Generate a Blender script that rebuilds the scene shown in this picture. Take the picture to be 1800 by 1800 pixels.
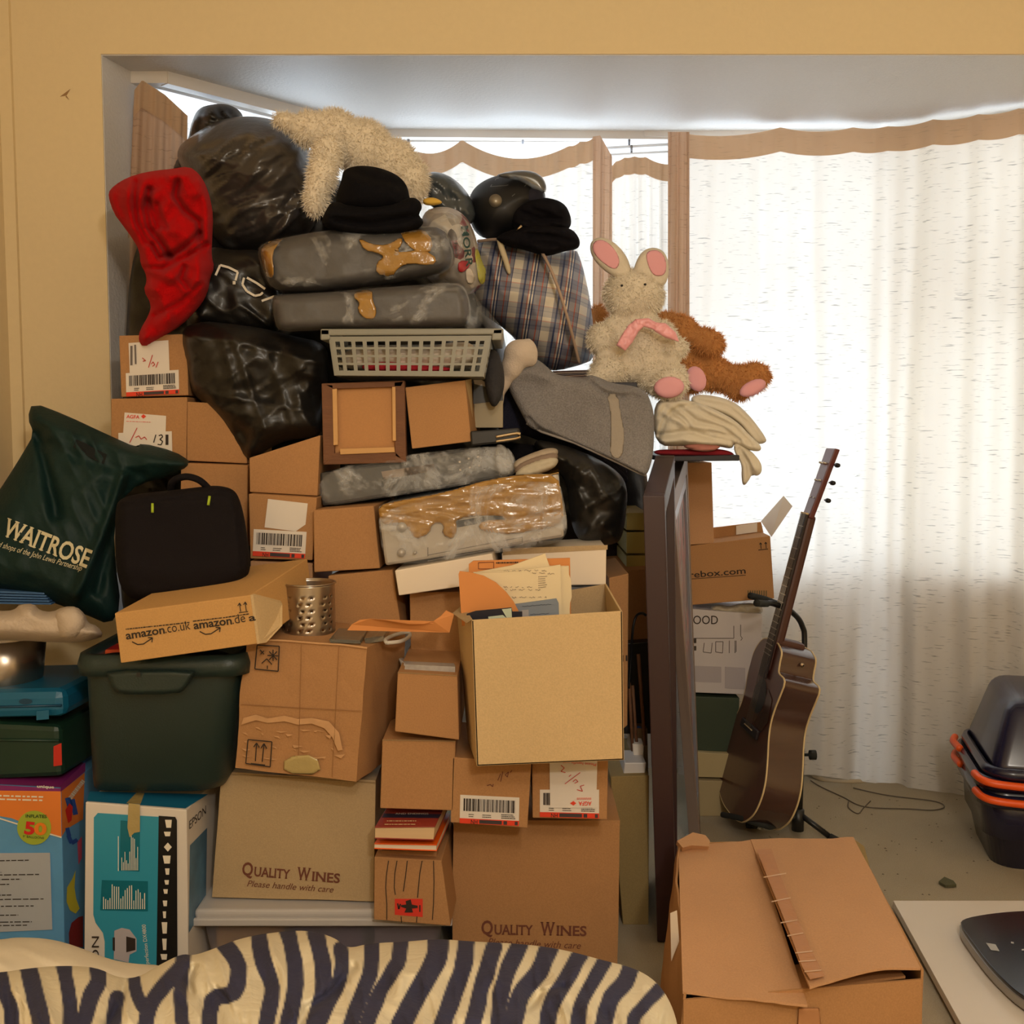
import bpy, bmesh, math, random
import numpy as np
from mathutils import Vector, Matrix
for o in list(bpy.data.objects): bpy.data.objects.remove(o)
random.seed(7); RNG=np.random.RandomState(7)
SC=bpy.context.scene; COL=SC.collection
# ------------------------------------------------------------------ camera, world, lights, exposure
F=1900.0; HC=1.15; PIT=math.atan(150/1900.0); SP,CP=math.sin(PIT),math.cos(PIT)
cam=bpy.data.cameras.new('camera'); co=bpy.data.objects.new('camera',cam); COL.objects.link(co)
co.location=(0,0,HC); co.rotation_euler=(math.pi/2-PIT,0,0); cam.lens=36*F/1800; cam.sensor_width=36; cam.clip_start=.02
SC.camera=co
w=bpy.data.worlds.new('world'); SC.world=w; w.use_nodes=True
bg=w.node_tree.nodes['Background']; bg.inputs[0].default_value=(.76,.88,1.0,1); bg.inputs[1].default_value=4.9
def lamp(name,kind,loc,energy,color,size,rot=None):
    l=bpy.data.lights.new(name,kind); l.energy=energy; l.color=color
    if kind=='AREA': l.shape='RECTANGLE'; l.size,l.size_y=size
    else: l.shadow_soft_size=size
    o=bpy.data.objects.new(name,l); COL.objects.link(o); o.location=loc
    if rot: o.rotation_euler=rot
    return o
lamp('floor_lamp_bulb','POINT',(.42,-.45,1.72),53,(1,.92,.80),.07)
lamp('ceiling_bulb','POINT',(.3,-.6,2.35),34,(1,.91,.78),.12)
SC.view_settings.view_transform='Standard'; SC.view_settings.look='None'
SC.view_settings.exposure=0.0; SC.view_settings.gamma=1; SC.view_settings.use_curve_mapping=False
# ------------------------------------------------------------------ projection helpers
def Pn(px,py,D):
    px=np.asarray(px,float);py=np.asarray(py,float)
    u=(px-900)/F; v=(900-py)/F; dy=CP+v*SP; s=D/dy
    return np.stack([u*s, D+0*u, HC+(-SP+v*CP)*s],-1)
def P(px,py,D): return Vector([float(a) for a in Pn(px,py,D)])
def PZ(px,py,z):
    u=(px-900)/F; v=(900-py)/F; s=(z-HC)/(-SP+v*CP)
    return Vector((u*s,(CP+v*SP)*s,z))
def PXX(px,py,D): return D/F
class Plane:
    def __init__(s,a,b,c):
        s.o=np.array(a); n=np.cross(np.array(b)-s.o,np.array(c)-s.o); s.n=n/np.linalg.norm(n)
    def D(s,px,py):
        px=np.asarray(px,float);py=np.asarray(py,float)
        u=(px-900)/F; v=(900-py)/F
        d=np.stack([u,CP+v*SP,-SP+v*CP],-1)
        t=((s.o-np.array([0,0,HC]))@s.n)/(d@s.n)
        return t*(CP+v*SP)
class Flat:
    def __init__(s,D,gx=0,gy=0,x0=0,y0=0): s.a=(D,gx,gy,x0,y0)
    def D(s,px,py):
        D,gx,gy,x0,y0=s.a; return D+gx*(np.asarray(px,float)-x0)+gy*(np.asarray(py,float)-y0)
# ------------------------------------------------------------------ numpy noise
def _h(ix,iy,s):
    n=(ix.astype(np.int64)*374761393+iy.astype(np.int64)*668265263+s*1442695)&0xffffffff
    n=((n^(n>>13))*1274126177)&0xffffffff
    return ((n^(n>>16))&0xffff)/65535.0
def vn(x,y,s=0):
    x=np.asarray(x,float)+1000;y=np.asarray(y,float)+1000
    ix=np.floor(x);iy=np.floor(y);fx=x-ix;fy=y-iy
    fx=fx*fx*(3-2*fx);fy=fy*fy*(3-2*fy);ix=ix.astype(int);iy=iy.astype(int)
    a=_h(ix,iy,s);b=_h(ix+1,iy,s);c=_h(ix,iy+1,s);d=_h(ix+1,iy+1,s)
    return (a*(1-fx)+b*fx)*(1-fy)+(c*(1-fx)+d*fx)*fy*1.0
def fbm(x,y,s=0,o=3):
    r=0;a=.5
    for i in range(o): r=r+a*vn(x*2**i,y*2**i,s+i*17);a*=.5
    return r-.45
def wrinkle(x,y,lx,ly,ang,s):
    c,sn=math.cos(ang),math.sin(ang); X=(x*c+y*sn)/lx; Y=(-x*sn+y*c)/ly
    X=X+.5*vn(x/60,y/60,s+5)
    return 1-2*np.abs(2*vn(X,Y,s)-1)**.7
# ------------------------------------------------------------------ materials
def srgb(r,g,b):
    f=lambda v:(v/255/12.92 if v/255<=.04045 else ((v/255+.055)/1.055)**2.4)
    return (f(r),f(g),f(b),1)
MC={}
def mat(name,c,rough=.7,metal=0,var=.12,vs=6,bump=0,bs=200,coat=0,stretch=None,sheen=0,trans=0,spec=.5,sp=0,alpha=1,ior=None):
    if name in MC: return MC[name]
    m=bpy.data.materials.new(name); MC[name]=m; m.use_nodes=True; nt=m.node_tree; N=nt.nodes; L=nt.links
    b=N['Principled BSDF']; c=srgb(*c)
    b.inputs['Roughness'].default_value=rough; b.inputs['Metallic'].default_value=metal
    b.inputs['Specular IOR Level'].default_value=spec
    b.inputs['Coat Weight'].default_value=coat; b.inputs['Coat Roughness'].default_value=.12
    b.inputs['Sheen Weight'].default_value=sheen; b.inputs['Transmission Weight'].default_value=trans
    b.inputs['Alpha'].default_value=alpha
    if ior: b.inputs['IOR'].default_value=ior
    tc=N.new('ShaderNodeTexCoord'); mp=N.new('ShaderNodeMapping'); L.new(tc.outputs['Object'],mp.inputs[0])
    if stretch: mp.inputs['Scale'].default_value=stretch
    n=N.new('ShaderNodeTexNoise'); n.inputs['Scale'].default_value=vs; n.inputs['Detail'].default_value=5; L.new(mp.outputs[0],n.inputs[0])
    mr=N.new('ShaderNodeMapRange'); mr.inputs[3].default_value=1-var; mr.inputs[4].default_value=1+var; L.new(n.outputs[0],mr.inputs[0])
    n2=N.new('ShaderNodeTexNoise'); n2.inputs['Scale'].default_value=bs; n2.inputs['Detail'].default_value=3; L.new(mp.outputs[0],n2.inputs[0])
    mx=N.new('ShaderNodeVectorMath'); mx.operation='SCALE'; mx.inputs[0].default_value=c[:3]; L.new(mr.outputs[0],mx.inputs['Scale'])
    last=mx.outputs[0]
    if sp:
        m2=N.new('ShaderNodeMapRange'); m2.inputs[3].default_value=1-sp; m2.inputs[4].default_value=1+sp; L.new(n2.outputs[0],m2.inputs[0])
        x2=N.new('ShaderNodeVectorMath'); x2.operation='SCALE'; L.new(last,x2.inputs[0]); L.new(m2.outputs[0],x2.inputs['Scale']); last=x2.outputs[0]
    L.new(last,b.inputs['Base Color'])
    if bump:
        bp=N.new('ShaderNodeBump'); bp.inputs['Strength'].default_value=bump; bp.inputs['Distance'].default_value=.004
        L.new(n2.outputs[0],bp.inputs['Height']); L.new(bp.outputs[0],b.inputs['Normal'])
    return m
def cb(name,c,rough=.85): return mat(name,c,rough,var=.10,vs=5,bump=.08,bs=350,sp=.16,spec=.2)
CB_O=cb('cardboard_orange',(176,130,86)); CB_D=cb('cardboard_dark',(176,126,82)); CB_L=cb('cardboard_light',(204,174,128))
CB_G=cb('cardboard_greyish',(182,156,118)); CB_P=cb('cardboard_pinkish',(192,146,106)); CB_Y=cb('cardboard_olive',(150,128,84))
CB_IN=cb('cardboard_inside',(150,124,88))
INK=mat('ink_dark',(48,36,28),.8,var=.2,vs=60); INKB=mat('ink_brown',(112,62,44),.8,var=.2,vs=60); INKR=mat('ink_red',(196,52,40),.8)
WH=mat('white_label',(226,216,204),.7,var=.03); RED=mat('label_red',(226,64,34),.6); WHT=mat('white_print',(236,226,206),.7,var=.03)
BLK=mat('black_plastic',(22,21,22),.38,var=.2); BLKM=mat('black_matte_fabric',(20,18,22),.95,var=.25,vs=12,bump=.25,bs=500,sheen=.0,spec=.1)
BIN=mat('bin_bag_plastic',(24,22,20),.42,var=.2,vs=8,bump=.35,bs=34,coat=.08)
BING=mat('grey_bag_plastic',(58,53,50),.32,var=.25,vs=7,bump=.5,bs=30,coat=.3)
GREYW=mat('grey_wrapped_cloth',(70,66,64),.5,var=.25,vs=7,bump=.3,bs=60)
TAPE=mat('brown_parcel_tape',(158,116,50),.14,var=.22,vs=20,bump=.9,bs=45,coat=.9)
CTAPE=mat('clear_yellowed_tape',(178,156,100),.2,var=.15,vs=14,bump=.4,bs=60,coat=.6)
GREENP=mat('dark_green_plastic',(32,48,44),.42,var=.12,vs=6,bump=.15,bs=300)
def wrapmat():
    m=bpy.data.materials.new('clear_plastic_film'); m.use_nodes=True; nt=m.node_tree; N=nt.nodes;L=nt.links; N.clear()
    o=N.new('ShaderNodeOutputMaterial'); mx=N.new('ShaderNodeMixShader'); t=N.new('ShaderNodeBsdfTransparent'); p=N.new('ShaderNodeBsdfPrincipled')
    p.inputs['Base Color'].default_value=(.75,.75,.75,1); p.inputs['Roughness'].default_value=.18
    tc=N.new('ShaderNodeTexCoord'); n=N.new('ShaderNodeTexNoise'); n.inputs['Scale'].default_value=7; n.inputs['Detail'].default_value=6; n.inputs['Roughness'].default_value=.62; n.inputs['Distortion'].default_value=1.6
    L.new(tc.outputs['Object'],n.inputs[0]); mr=N.new('ShaderNodeMapRange'); mr.inputs[1].default_value=.52; mr.inputs[2].default_value=.62; mr.inputs[3].default_value=.06; mr.inputs[4].default_value=.36
    L.new(n.outputs[0],mr.inputs[0]); L.new(mr.outputs[0],mx.inputs[0]); L.new(t.outputs[0],mx.inputs[1]); L.new(p.outputs[0],mx.inputs[2])
    b=N.new('ShaderNodeBump'); b.inputs['Strength'].default_value=1; b.inputs['Distance'].default_value=.014; L.new(n.outputs[0],b.inputs['Height']); L.new(b.outputs[0],p.inputs['Normal'])
    L.new(mx.outputs[0],o.inputs[0]); return m
FILM=wrapmat()
# ------------------------------------------------------------------ object helpers
WO={}
def tagit(o,label,cat,group=None,kind=None):
    if label: o['label']=label
    if cat: o['category']=cat
    if group: o['group']=group
    if kind: o['kind']=kind
    return o
def thing(name,label,cat,base,group=None):
    o=bpy.data.objects.new(name,None); COL.objects.link(o); o.location=base; o.empty_display_size=.05
    WO[o.name]=Vector(base); return tagit(o,label,cat,group)
def mk(name,verts,faces,m,parent=None,smooth=False,label=None,cat=None,group=None,kind=None,bevel=0,mats=None,mi=None,seg=2):
    verts=[Vector(v) for v in verts]
    if parent is not None: org=WO[parent.name]
    else:
        A=np.array([tuple(v) for v in verts]); org=Vector(((A[:,0].min()+A[:,0].max())/2,(A[:,1].min()+A[:,1].max())/2,A[:,2].min()))
        if kind=='structure': org=Vector((0,0,0))
    me=bpy.data.meshes.new(name); me.from_pydata([tuple(v-org) for v in verts],[],[tuple(int(i) for i in f) for f in faces])
    for mm in (mats or [m]): me.materials.append(mm)
    if mi is not None: me.polygons.foreach_set('material_index',list(mi))
    if smooth: me.polygons.foreach_set('use_smooth',[True]*len(me.polygons))
    me.update()
    o=bpy.data.objects.new(name,me); COL.objects.link(o)
    if parent is not None: o.parent=parent
    else: o.location=org
    WO[o.name]=org
    if bevel:
        bm=bmesh.new(); bm.from_mesh(me); bmesh.ops.recalc_face_normals(bm,faces=bm.faces); bm.to_mesh(me); bm.free()
        b=o.modifiers.new('bevel','BEVEL'); b.width=bevel; b.segments=seg; b.limit_method='ANGLE'; b.angle_limit=.6
    return tagit(o,label,cat,group,kind)
CUBF=[(0,1,2,3),(7,6,5,4),(0,4,5,1),(1,5,6,2),(2,6,7,3),(3,7,4,0)]
def cub(name,f4,b4,m,parent=None,bevel=.002,dent=0,**k):
    V=[Vector(v) for v in list(f4)+list(b4)]; Fc=CUBF
    if dent:
        bm=bmesh.new(); vs=[bm.verts.new(v) for v in V]
        for f in CUBF: bm.faces.new([vs[i] for i in f])
        bmesh.ops.subdivide_edges(bm,edges=bm.edges,cuts=11,use_grid_fill=True)
        bmesh.ops.recalc_face_normals(bm,faces=bm.faces)
        s=random.randint(0,999); bm.normal_update()
        for v in bm.verts:
            q=v.co*9; n=float(fbm(np.array([q.x+q.y*.7]),np.array([q.z+q.y*.6]),s)[0])
            v.co+=v.normal*n*dent*2
        V=[v.co.copy() for v in bm.verts]; bm.verts.index_update(); Fc=[[v.index for v in f.verts] for f in bm.faces]; bm.free()
    return mk(name,V,Fc,m,parent,bevel=bevel,**k)
def ext(f4,v): return [Vector(a)+Vector(v) for a in f4]
def quad(q,D):
    if isinstance(D,(int,float)): D=[D]*4
    return [P(x,y,d) for (x,y),d in zip(q,D)]
def fitplane(f): return Plane(f[0],f[1],f[3])
# q = TL,TR,BR,BL
def boxq(name,label,cat,q,D,T,m,dirv=None,bevel=.002,dent=0,zb=None,group=None,part='body'):
    f=quad(q,D)
    if zb is not None:
        for i in (2,3): f[i]=Vector((f[i].x,f[i].y,zb))
    dv=Vector(dirv).normalized()*T if dirv else Vector((0,T,0))
    b=ext(f,dv); base=(f[2]+f[3]+b[2]+b[3])/4
    t=thing(name,label,cat,base,group)
    body=cub(part,f,b,m,t,bevel=bevel,dent=dent)
    t_=type('B',(),{})(); t_.t=t;t_.f=f;t_.b=b;t_.body=body;t_.pl=fitplane(f)
    t_.right=Plane(f[1],b[1],f[2]); t_.top=Plane(f[0],f[1],b[0]); t_.left=Plane(f[0],b[0],f[3])
    return t_
def surfpt(s,x,y,off=0):
    D=float(s.D(np.array([x]),np.array([y]))[0]); return P(x,y,D-off)
def patch(name,s,pts,m,parent,off=.0012,th=.001,label=None):
    n=len(pts); fr=[surfpt(s,x,y,off) for x,y in pts]; bk=[surfpt(s,x,y,off-th) for x,y in pts]
    fc=[tuple(range(n)),tuple(range(2*n-1,n-1,-1))]+[(i,i+n,(i+1)%n+n,(i+1)%n) for i in range(n)]
    return mk(name,fr+bk,fc,m,parent,label=label)
def patches(name,s,plist,m,parent,off=.0014,label=None):
    V=[];Fc=[]
    for pts in plist:
        n=len(pts);b=len(V); V+=[surfpt(s,x,y,off) for x,y in pts]+[surfpt(s,x,y,off-.0006) for x,y in pts]
        Fc+=[tuple(b+i for i in range(n)),tuple(b+i for i in range(2*n-1,n-1,-1))]+[(b+i,b+i+n,b+(i+1)%n+n,b+(i+1)%n) for i in range(n)]
    return mk(name,V,Fc,m,parent,label=label)
def line(p,q,wd):
    dx,dy=q[0]-p[0],q[1]-p[1]; l=math.hypot(dx,dy) or 1; nx,ny=-dy/l*wd/2,dx/l*wd/2
    return [(p[0]+nx,p[1]+ny),(q[0]+nx,q[1]+ny),(q[0]-nx,q[1]-ny),(p[0]-nx,p[1]-ny)]
def strokes(name,s,polys,wd,m,parent,off=.0016,label=None):
    L=[]
    for pl in polys:
        for a,b in zip(pl[:-1],pl[1:]): L.append(line(a,b,wd))
    return patches(name,s,L,m,parent,off,label)
def text(body,s,p0,p1,h,m,parent,off=.0016,shear=0,eyv=None,name='printed_text',bold=0,xbl=1,label=None,serif=False):
    c=bpy.data.curves.new('t','FONT'); c.body=body; c.shear=shear; c.offset=bold; c.resolution_u=3; c.space_character=1.0
    o=bpy.data.objects.new('t',c); me=bpy.data.meshes.new_from_object(o)
    V=np.array([v.co[:] for v in me.vertices]); Fc=[tuple(p.vertices) for p in me.polygons]
    bpy.data.objects.remove(o)
    if len(V)==0: return
    if serif:   # slab feet and heads on the letter stems
        nv=[];nf=[]
        for ys,yd in ((.04,0.0),(.66,.665)):
            iv=[]
            for f in Fc:
                xs=[]
                for k in range(len(f)):
                    a,b=V[f[k]],V[f[(k+1)%len(f)]]
                    if (a[1]-ys)*(b[1]-ys)<0: xs.append(a[0]+(b[0]-a[0])*(ys-a[1])/(b[1]-a[1]))
                if len(xs)>1: iv.append((min(xs),max(xs)))
            iv.sort(); mg=[]
            for a in iv:
                if mg and a[0]<=mg[-1][1]+.004: mg[-1][1]=max(mg[-1][1],a[1])
                else: mg.append(list(a))
            for a,b in mg:
                if b-a<.17:
                    n0=len(V)+len(nv); e=.05
                    nv+=[(a-e,yd,0),(b+e,yd,0),(b+e,yd+.035,0),(a-e,yd+.035,0)]; nf.append((n0,n0+1,n0+2,n0+3))
        if nv: V=np.vstack([V,np.array(nv)]); Fc=Fc+nf
    x0,x1=V[:,0].min(),V[:,0].max(); wpx=math.hypot(p1[0]-p0[0],p1[1]-p0[1])
    ex=np.array([(p1[0]-p0[0]),(p1[1]-p0[1])])/wpx; ey=np.array([ex[1],-ex[0]]) if eyv is None else np.array(eyv,float)
    X=(V[:,0]-x0)/(x1-x0)*wpx; Y=V[:,1]/.7*h
    px=p0[0]+ex[0]*X+ey[0]*Y; py=p0[1]+ex[1]*X+ey[1]*Y
    D=s.D(px,py); W=Pn(px,py,D-off)
    return mk(name,[tuple(a) for a in W],Fc,m,parent,label=label)
def chaikin(pts,n=2):
    for _ in range(n):
        r=[]
        for i in range(len(pts)):
            a=pts[i];b=pts[(i+1)%len(pts)]
            r+=[(a[0]*.75+b[0]*.25,a[1]*.75+b[1]*.25),(a[0]*.25+b[0]*.75,a[1]*.25+b[1]*.75)]
        pts=r
    return pts
def segdist(X,Y,pts,closed=True):
    n=len(pts); best=np.full(X.shape,1e9); bx=np.zeros_like(X);by=np.zeros_like(X)
    for i in range(n if closed else n-1):
        ax,ay=pts[i];cx,cy=pts[(i+1)%n];dx,dy=cx-ax,cy-ay;l=dx*dx+dy*dy+1e-9
        t=np.clip(((X-ax)*dx+(Y-ay)*dy)/l,0,1);qx=ax+t*dx;qy=ay+t*dy;d=np.hypot(X-qx,Y-qy)
        k=d<best;best=np.where(k,d,best);bx=np.where(k,qx,bx);by=np.where(k,qy,by)
    return best,bx,by
def inside(X,Y,pts):
    r=np.zeros(X.shape,bool);n=len(pts)
    for i in range(n):
        ax,ay=pts[i];bx,by=pts[(i+1)%n]
        if ay==by: continue
        r^=((ay>Y)!=(by>Y))&(X<(bx-ax)*(Y-ay)/(by-ay)+ax)
    return r
class GridS:
    def __init__(s,x0,y0,st,Dg): s.a=(x0,y0,st,Dg)
    def D(s,px,py):
        x0,y0,st,G=s.a; fx=np.clip((np.asarray(px,float)-x0)/st,0,G.shape[1]-1.001);fy=np.clip((np.asarray(py,float)-y0)/st,0,G.shape[0]-1.001)
        ix=fx.astype(int);iy=fy.astype(int);tx=fx-ix;ty=fy-iy
        return (G[iy,ix]*(1-tx)+G[iy,ix+1]*tx)*(1-ty)+(G[iy+1,ix]*(1-tx)+G[iy+1,ix+1]*tx)*ty
def inflate(name,pts,D,T,m,parent=None,R=None,step=4,back=1.0,noise=0,nsc=40,wr=[],cr=[],sm=2,edge=.0,pw=.5,attr=None,hf=None,**k):
    """closed solid whose silhouette is pts, swelling T metres towards the front and back*T behind surface D"""
    if sm: pts=chaikin(pts,sm)
    S=D if hasattr(D,'D') else Flat(D)
    xs=[p[0] for p in pts];ys=[p[1] for p in pts]
    x0,y0=min(xs)-step*1.5,min(ys)-step*1.5
    gx=np.arange(x0,max(xs)+step*2,step);gy=np.arange(y0,max(ys)+step*2,step)
    X,Y=np.meshgrid(gx,gy); ins=inside(X,Y,pts); d,bx,by=segdist(X,Y,pts)
    if R is None: R=d[ins].max()
    q=np.clip(d/R,0,1); prof=(1-(1-q)**2)**pw
    seed=abs(hash(name))%1 + int(xs[0]+ys[0])
    dep=T*prof
    fade=np.clip(d/(R*.35),0,1)
    if noise: dep=dep+fade*noise*2*fbm(X/nsc,Y/nsc,seed)
    for i,(a,lx,ly,an) in enumerate(wr): dep=dep+fade*a*wrinkle(X,Y,lx,ly,an,seed+31*i)
    for (pl,a,wd) in cr:
        dd,_,_=segdist(X,Y,pl,False); dep=dep+np.clip(d/4,0,1)*a*np.exp(-(dd/wd)**2)
    if hf: dep=dep+hf(X,Y)*np.clip(d/4,0,1)
    nb=np.zeros_like(ins)
    for a in (-1,0,1):
        for b in (-1,0,1): nb|=np.roll(np.roll(ins,a,0),b,1)
    snap=nb&~ins; Xs=np.where(snap,bx,X);Ys=np.where(snap,by,Y)
    dep=np.where(snap,0,dep); base=S.D(Xs,Ys)
    WF=Pn(Xs,Ys,base-dep-edge); WB=Pn(Xs,Ys,base+np.where(snap,0,T*prof*back)+edge)
    idF=-np.ones(X.shape,int);idB=-np.ones(X.shape,int);V=[];c=0;at=[]
    use=ins|snap
    for j,i in zip(*np.nonzero(use)):
        idF[j,i]=c;V.append(tuple(WF[j,i]));c+=1; at.append((Xs[j,i],Ys[j,i]))
        if ins[j,i]: idB[j,i]=c;V.append(tuple(WB[j,i]));c+=1; at.append((Xs[j,i],Ys[j,i]))
        else: idB[j,i]=idF[j,i]
    Fc=[]
    for j in range(X.shape[0]-1):
        for i in range(X.shape[1]-1):
            cs=[(j,i),(j+1,i),(j+1,i+1),(j,i+1)]
            if all(use[a] for a in cs) and any(ins[a] for a in cs):
                Fc.append([idF[a] for a in cs]); bq=[idB[a] for a in cs][::-1]
                if set(bq)!=set(Fc[-1]): Fc.append(bq)
    o=mk(name,V,Fc,m,parent,smooth=True,**k)
    o['_']=0; del o['_']
    if attr:
        A=np.array(at); vals=attr(A[:,0],A[:,1]); ca=o.data.attributes.new('pattern','FLOAT','POINT'); ca.data.foreach_set('value',vals.astype(np.float32))
    return o,GridS(x0,y0,step,S.D(X,Y)-np.where(ins,dep,0)-edge)
def overlay(name,pts,S,m,parent,T=.0015,step=3,off=.001,wr=[],sm=1,label=None,noise=0):
    class Q:
        def D(s,x,y): return S.D(x,y)-off
    return inflate(name,pts,Q(),T,m,parent,R=3,step=step,back=.2,wr=wr,sm=sm,noise=noise,label=label)
def tube(name,pts,r,m,parent=None,res=10,closed=False,cat=None,label=None,**k):
    pts=[Vector(p) for p in pts]; n=len(pts); rr=r if isinstance(r,(list,tuple)) else [r]*n
    V=[];Fc=[]; up=Vector((.13,.31,.94)).normalized(); pu=None
    for i,p in enumerate(pts):
        t=(pts[min(i+1,n-1)]-pts[max(i-1,0)]).normalized()
        if pu is None: a=t.orthogonal().normalized()
        else: a=(pu-t*pu.dot(t)).normalized()
        pu=a; b=t.cross(a)
        for j in range(res):
            an=2*math.pi*j/res; V.append(p+(a*math.cos(an)+b*math.sin(an))*rr[i])
    for i in range(n-1):
        for j in range(res): Fc.append((i*res+j,i*res+(j+1)%res,(i+1)*res+(j+1)%res,(i+1)*res+j))
    Fc.append(tuple(range(res-1,-1,-1)));Fc.append(tuple((n-1)*res+j for j in range(res)))
    return mk(name,V,Fc,m,parent,smooth=True,cat=cat,label=label,**k)
def crv(pts,n=8):
    pts=[Vector(p) for p in pts];r=[];N=len(pts)
    for i in range(N-1):
        p0=pts[max(i-1,0)];p1=pts[i];p2=pts[i+1];p3=pts[min(i+2,N-1)]
        for j in range(n):
            t=j/n; r.append(.5*((2*p1)+(p2-p0)*t+(2*p0-5*p1+4*p2-p3)*t*t+(3*p1-p0-3*p2+p3)*t**3))
    r.append(pts[-1]);return r
def lathe(name,c,prof,m,parent=None,res=40,ax=None,**k):
    V=[];Fc=[]; c=Vector(c)
    for (r,z) in prof:
        for j in range(res):
            a=2*math.pi*j/res; V.append(c+Vector((r*math.cos(a),r*math.sin(a),z)))
    for i in range(len(prof)-1):
        for j in range(res): Fc.append((i*res+j,i*res+(j+1)%res,(i+1)*res+(j+1)%res,(i+1)*res+j))
    return mk(name,V,Fc,m,parent,smooth=True,**k)
# ellipsoid list -> one remeshed body (plush) ; e=(px,py,D,rx,ry,rz,ang) radii in px
def ellms(es):
    R=[]
    for (px,py,D,rx,ry,rz,an) in es:
        s=D/F; c=P(px,py,D); R.append((np.array(c),np.array([rx*s,rz*s,ry*s]),math.radians(an)))
    return R
def rotm(an):
    c,s=math.cos(-an),math.sin(-an); return np.array([[c,0,-s],[0,1,0],[s,0,c]])  # in xz plane, image-clockwise positive
def plush(name,es,m,parent,vox=.008,smooth=6,**k):
    V=[];Fc=[]
    for (c,r,an) in ellms(es):
        bm=bmesh.new(); bmesh.ops.create_icosphere(bm,subdivisions=3,radius=1); M=rotm(an); b=len(V)
        for v in bm.verts: V.append(tuple(c+M@(np.array(v.co)*r)))
        for f in bm.faces: Fc.append(tuple(b+v.index for v in f.verts))
        bm.free()
    o=mk(name,V,Fc,m,parent,smooth=True,**k)
    rm=o.modifiers.new('remesh','REMESH'); rm.mode='VOXEL'; rm.voxel_size=vox; rm.use_smooth_shade=True
    s=o.modifiers.new('smooth','SMOOTH'); s.iterations=smooth; s.factor=.5
    return o
def fur(name,es,n,ln,m,parent,wd=.0011,down=.35,label=None):
    E=ellms(es); A=[r[0]*r[1]+r[1]*r[2]+r[0]*r[2] for c,r,a in E]; tot=sum(A); V=[];Fc=[]
    for k,(c,r,an) in enumerate(E):
        q=int(n*A[k]/tot); d=RNG.normal(size=(q,3)); d/=np.linalg.norm(d,axis=1)[:,None]; M=rotm(an)
        p=(d*r)@M.T+c; nn=(d/r)@M.T; nn/=np.linalg.norm(nn,axis=1)[:,None]
        ok=np.ones(q,bool)
        for j,(c2,r2,a2) in enumerate(E):
            if j==k: continue
            l=((p-c2)@rotm(a2))/r2; ok&=(np.sum(l*l,1)>.97)
        p=p[ok];nn=nn[ok];q=len(p)
        p=p-nn*.002
        dr=nn*.8+RNG.normal(size=(q,3))*.38+np.array([0,0,-down]); dr/=np.linalg.norm(dr,axis=1)[:,None]
        sd=np.cross(dr,RNG.normal(size=(q,3)));sd/=np.linalg.norm(sd,axis=1)[:,None]
        L=ln*(.6+.8*RNG.rand(q))[:,None]
        a=p-sd*wd;b=p+sd*wd;t=p+dr*L
        base=len(V)
        for i in range(q): V+= [tuple(a[i]),tuple(b[i]),tuple(t[i])]
        Fc+=[(base+3*i,base+3*i+1,base+3*i+2) for i in range(q)]
    return mk(name,V,Fc,m,parent,smooth=False,label=label)
def barcode(s,q,parent,n=34,seed=3):
    """q: TL,TR,BR,BL"""
    r=random.Random(seed); L=[]; t=0
    while t<1:
        wdt=r.choice([.008,.012,.02,.03]); t2=min(1,t+wdt)
        f=lambda a,b,u:(a[0]+(b[0]-a[0])*u,a[1]+(b[1]-a[1])*u)
        L.append([f(q[0],q[1],t),f(q[0],q[1],t2),f(q[3],q[2],t2),f(q[3],q[2],t)]); t=t2+r.choice([.008,.012,.02])
    patches('barcode',s,L,INK,parent,off=.0024)
def fine(s,q,parent,rows=4,seed=1,m=None,name='fine_print',th=1.6,off=.0024,fill=.75):
    r=random.Random(seed); L=[]
    f=lambda a,b,u:(a[0]+(b[0]-a[0])*u,a[1]+(b[1]-a[1])*u)
    for i in range(rows):
        v=(i+.5)/rows; a=f(q[0],q[3],v);b=f(q[1],q[2],v);t=0; e=fill+(1-fill)*r.random()
        while t<e:
            t2=min(e,t+.03+.1*r.random()); L.append(line(f(a,b,t),f(a,b,t2),th)); t=t2+.02
    return patches(name,s,L,m or INK,parent,off=off)

# ================================================================== SETTING
D1=2.8; zs=P(900,97,D1).z; zc=2.62
WALLM=mat('painted_cream_wall',(230,208,164),.8,var=.035,vs=2,bump=.18,bs=60,sp=.03)
BAYM=mat('bay_white_paint',(208,204,200),.55,var=.05,vs=3,bump=.5,bs=110,sp=.03)
CEIL=mat('ceiling_paint',(232,226,214),.9,var=.02)
CARP=mat('beige_carpet',(172,158,134),1,var=.10,vs=5,bump=.8,bs=420,sp=.25,spec=.1)
FRAMEW=mat('white_gloss_frame',(214,208,202),.4,var=.04)
def slab(name,a,b,m,**k):
    x0,y0,z0=a;x1,y1,z1=b
    f=[(x0,y0,z1),(x1,y0,z1),(x1,y0,z0),(x0,y0,z0)];g=[(x0,y1,z1),(x1,y1,z1),(x1,y1,z0),(x0,y1,z0)]
    return mk(name,f+g,CUBF,m,**k)
xl=P(8,300,D1).x; xo=P(183,300,D1).x; xr=2.3; yb=-2.2
slab('floor',(xl-.1,yb,-.05),(xr+.1,4.3,0),CARP,kind='structure')
slab('ceiling',(xl-.1,yb,zc),(xr+.1,D1+.1,zc+.05),CEIL,kind='structure')
slab('wall_left',(xl-.1,yb,0),(xl,D1+.1,zc),WALLM,kind='structure')
slab('wall_right',(xr,yb,0),(xr+.1,4.2,zc),WALLM,kind='structure')
slab('wall_back',(xl-.1,yb-.1,0),(xr+.1,yb,zc),WALLM,kind='structure')
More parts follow.
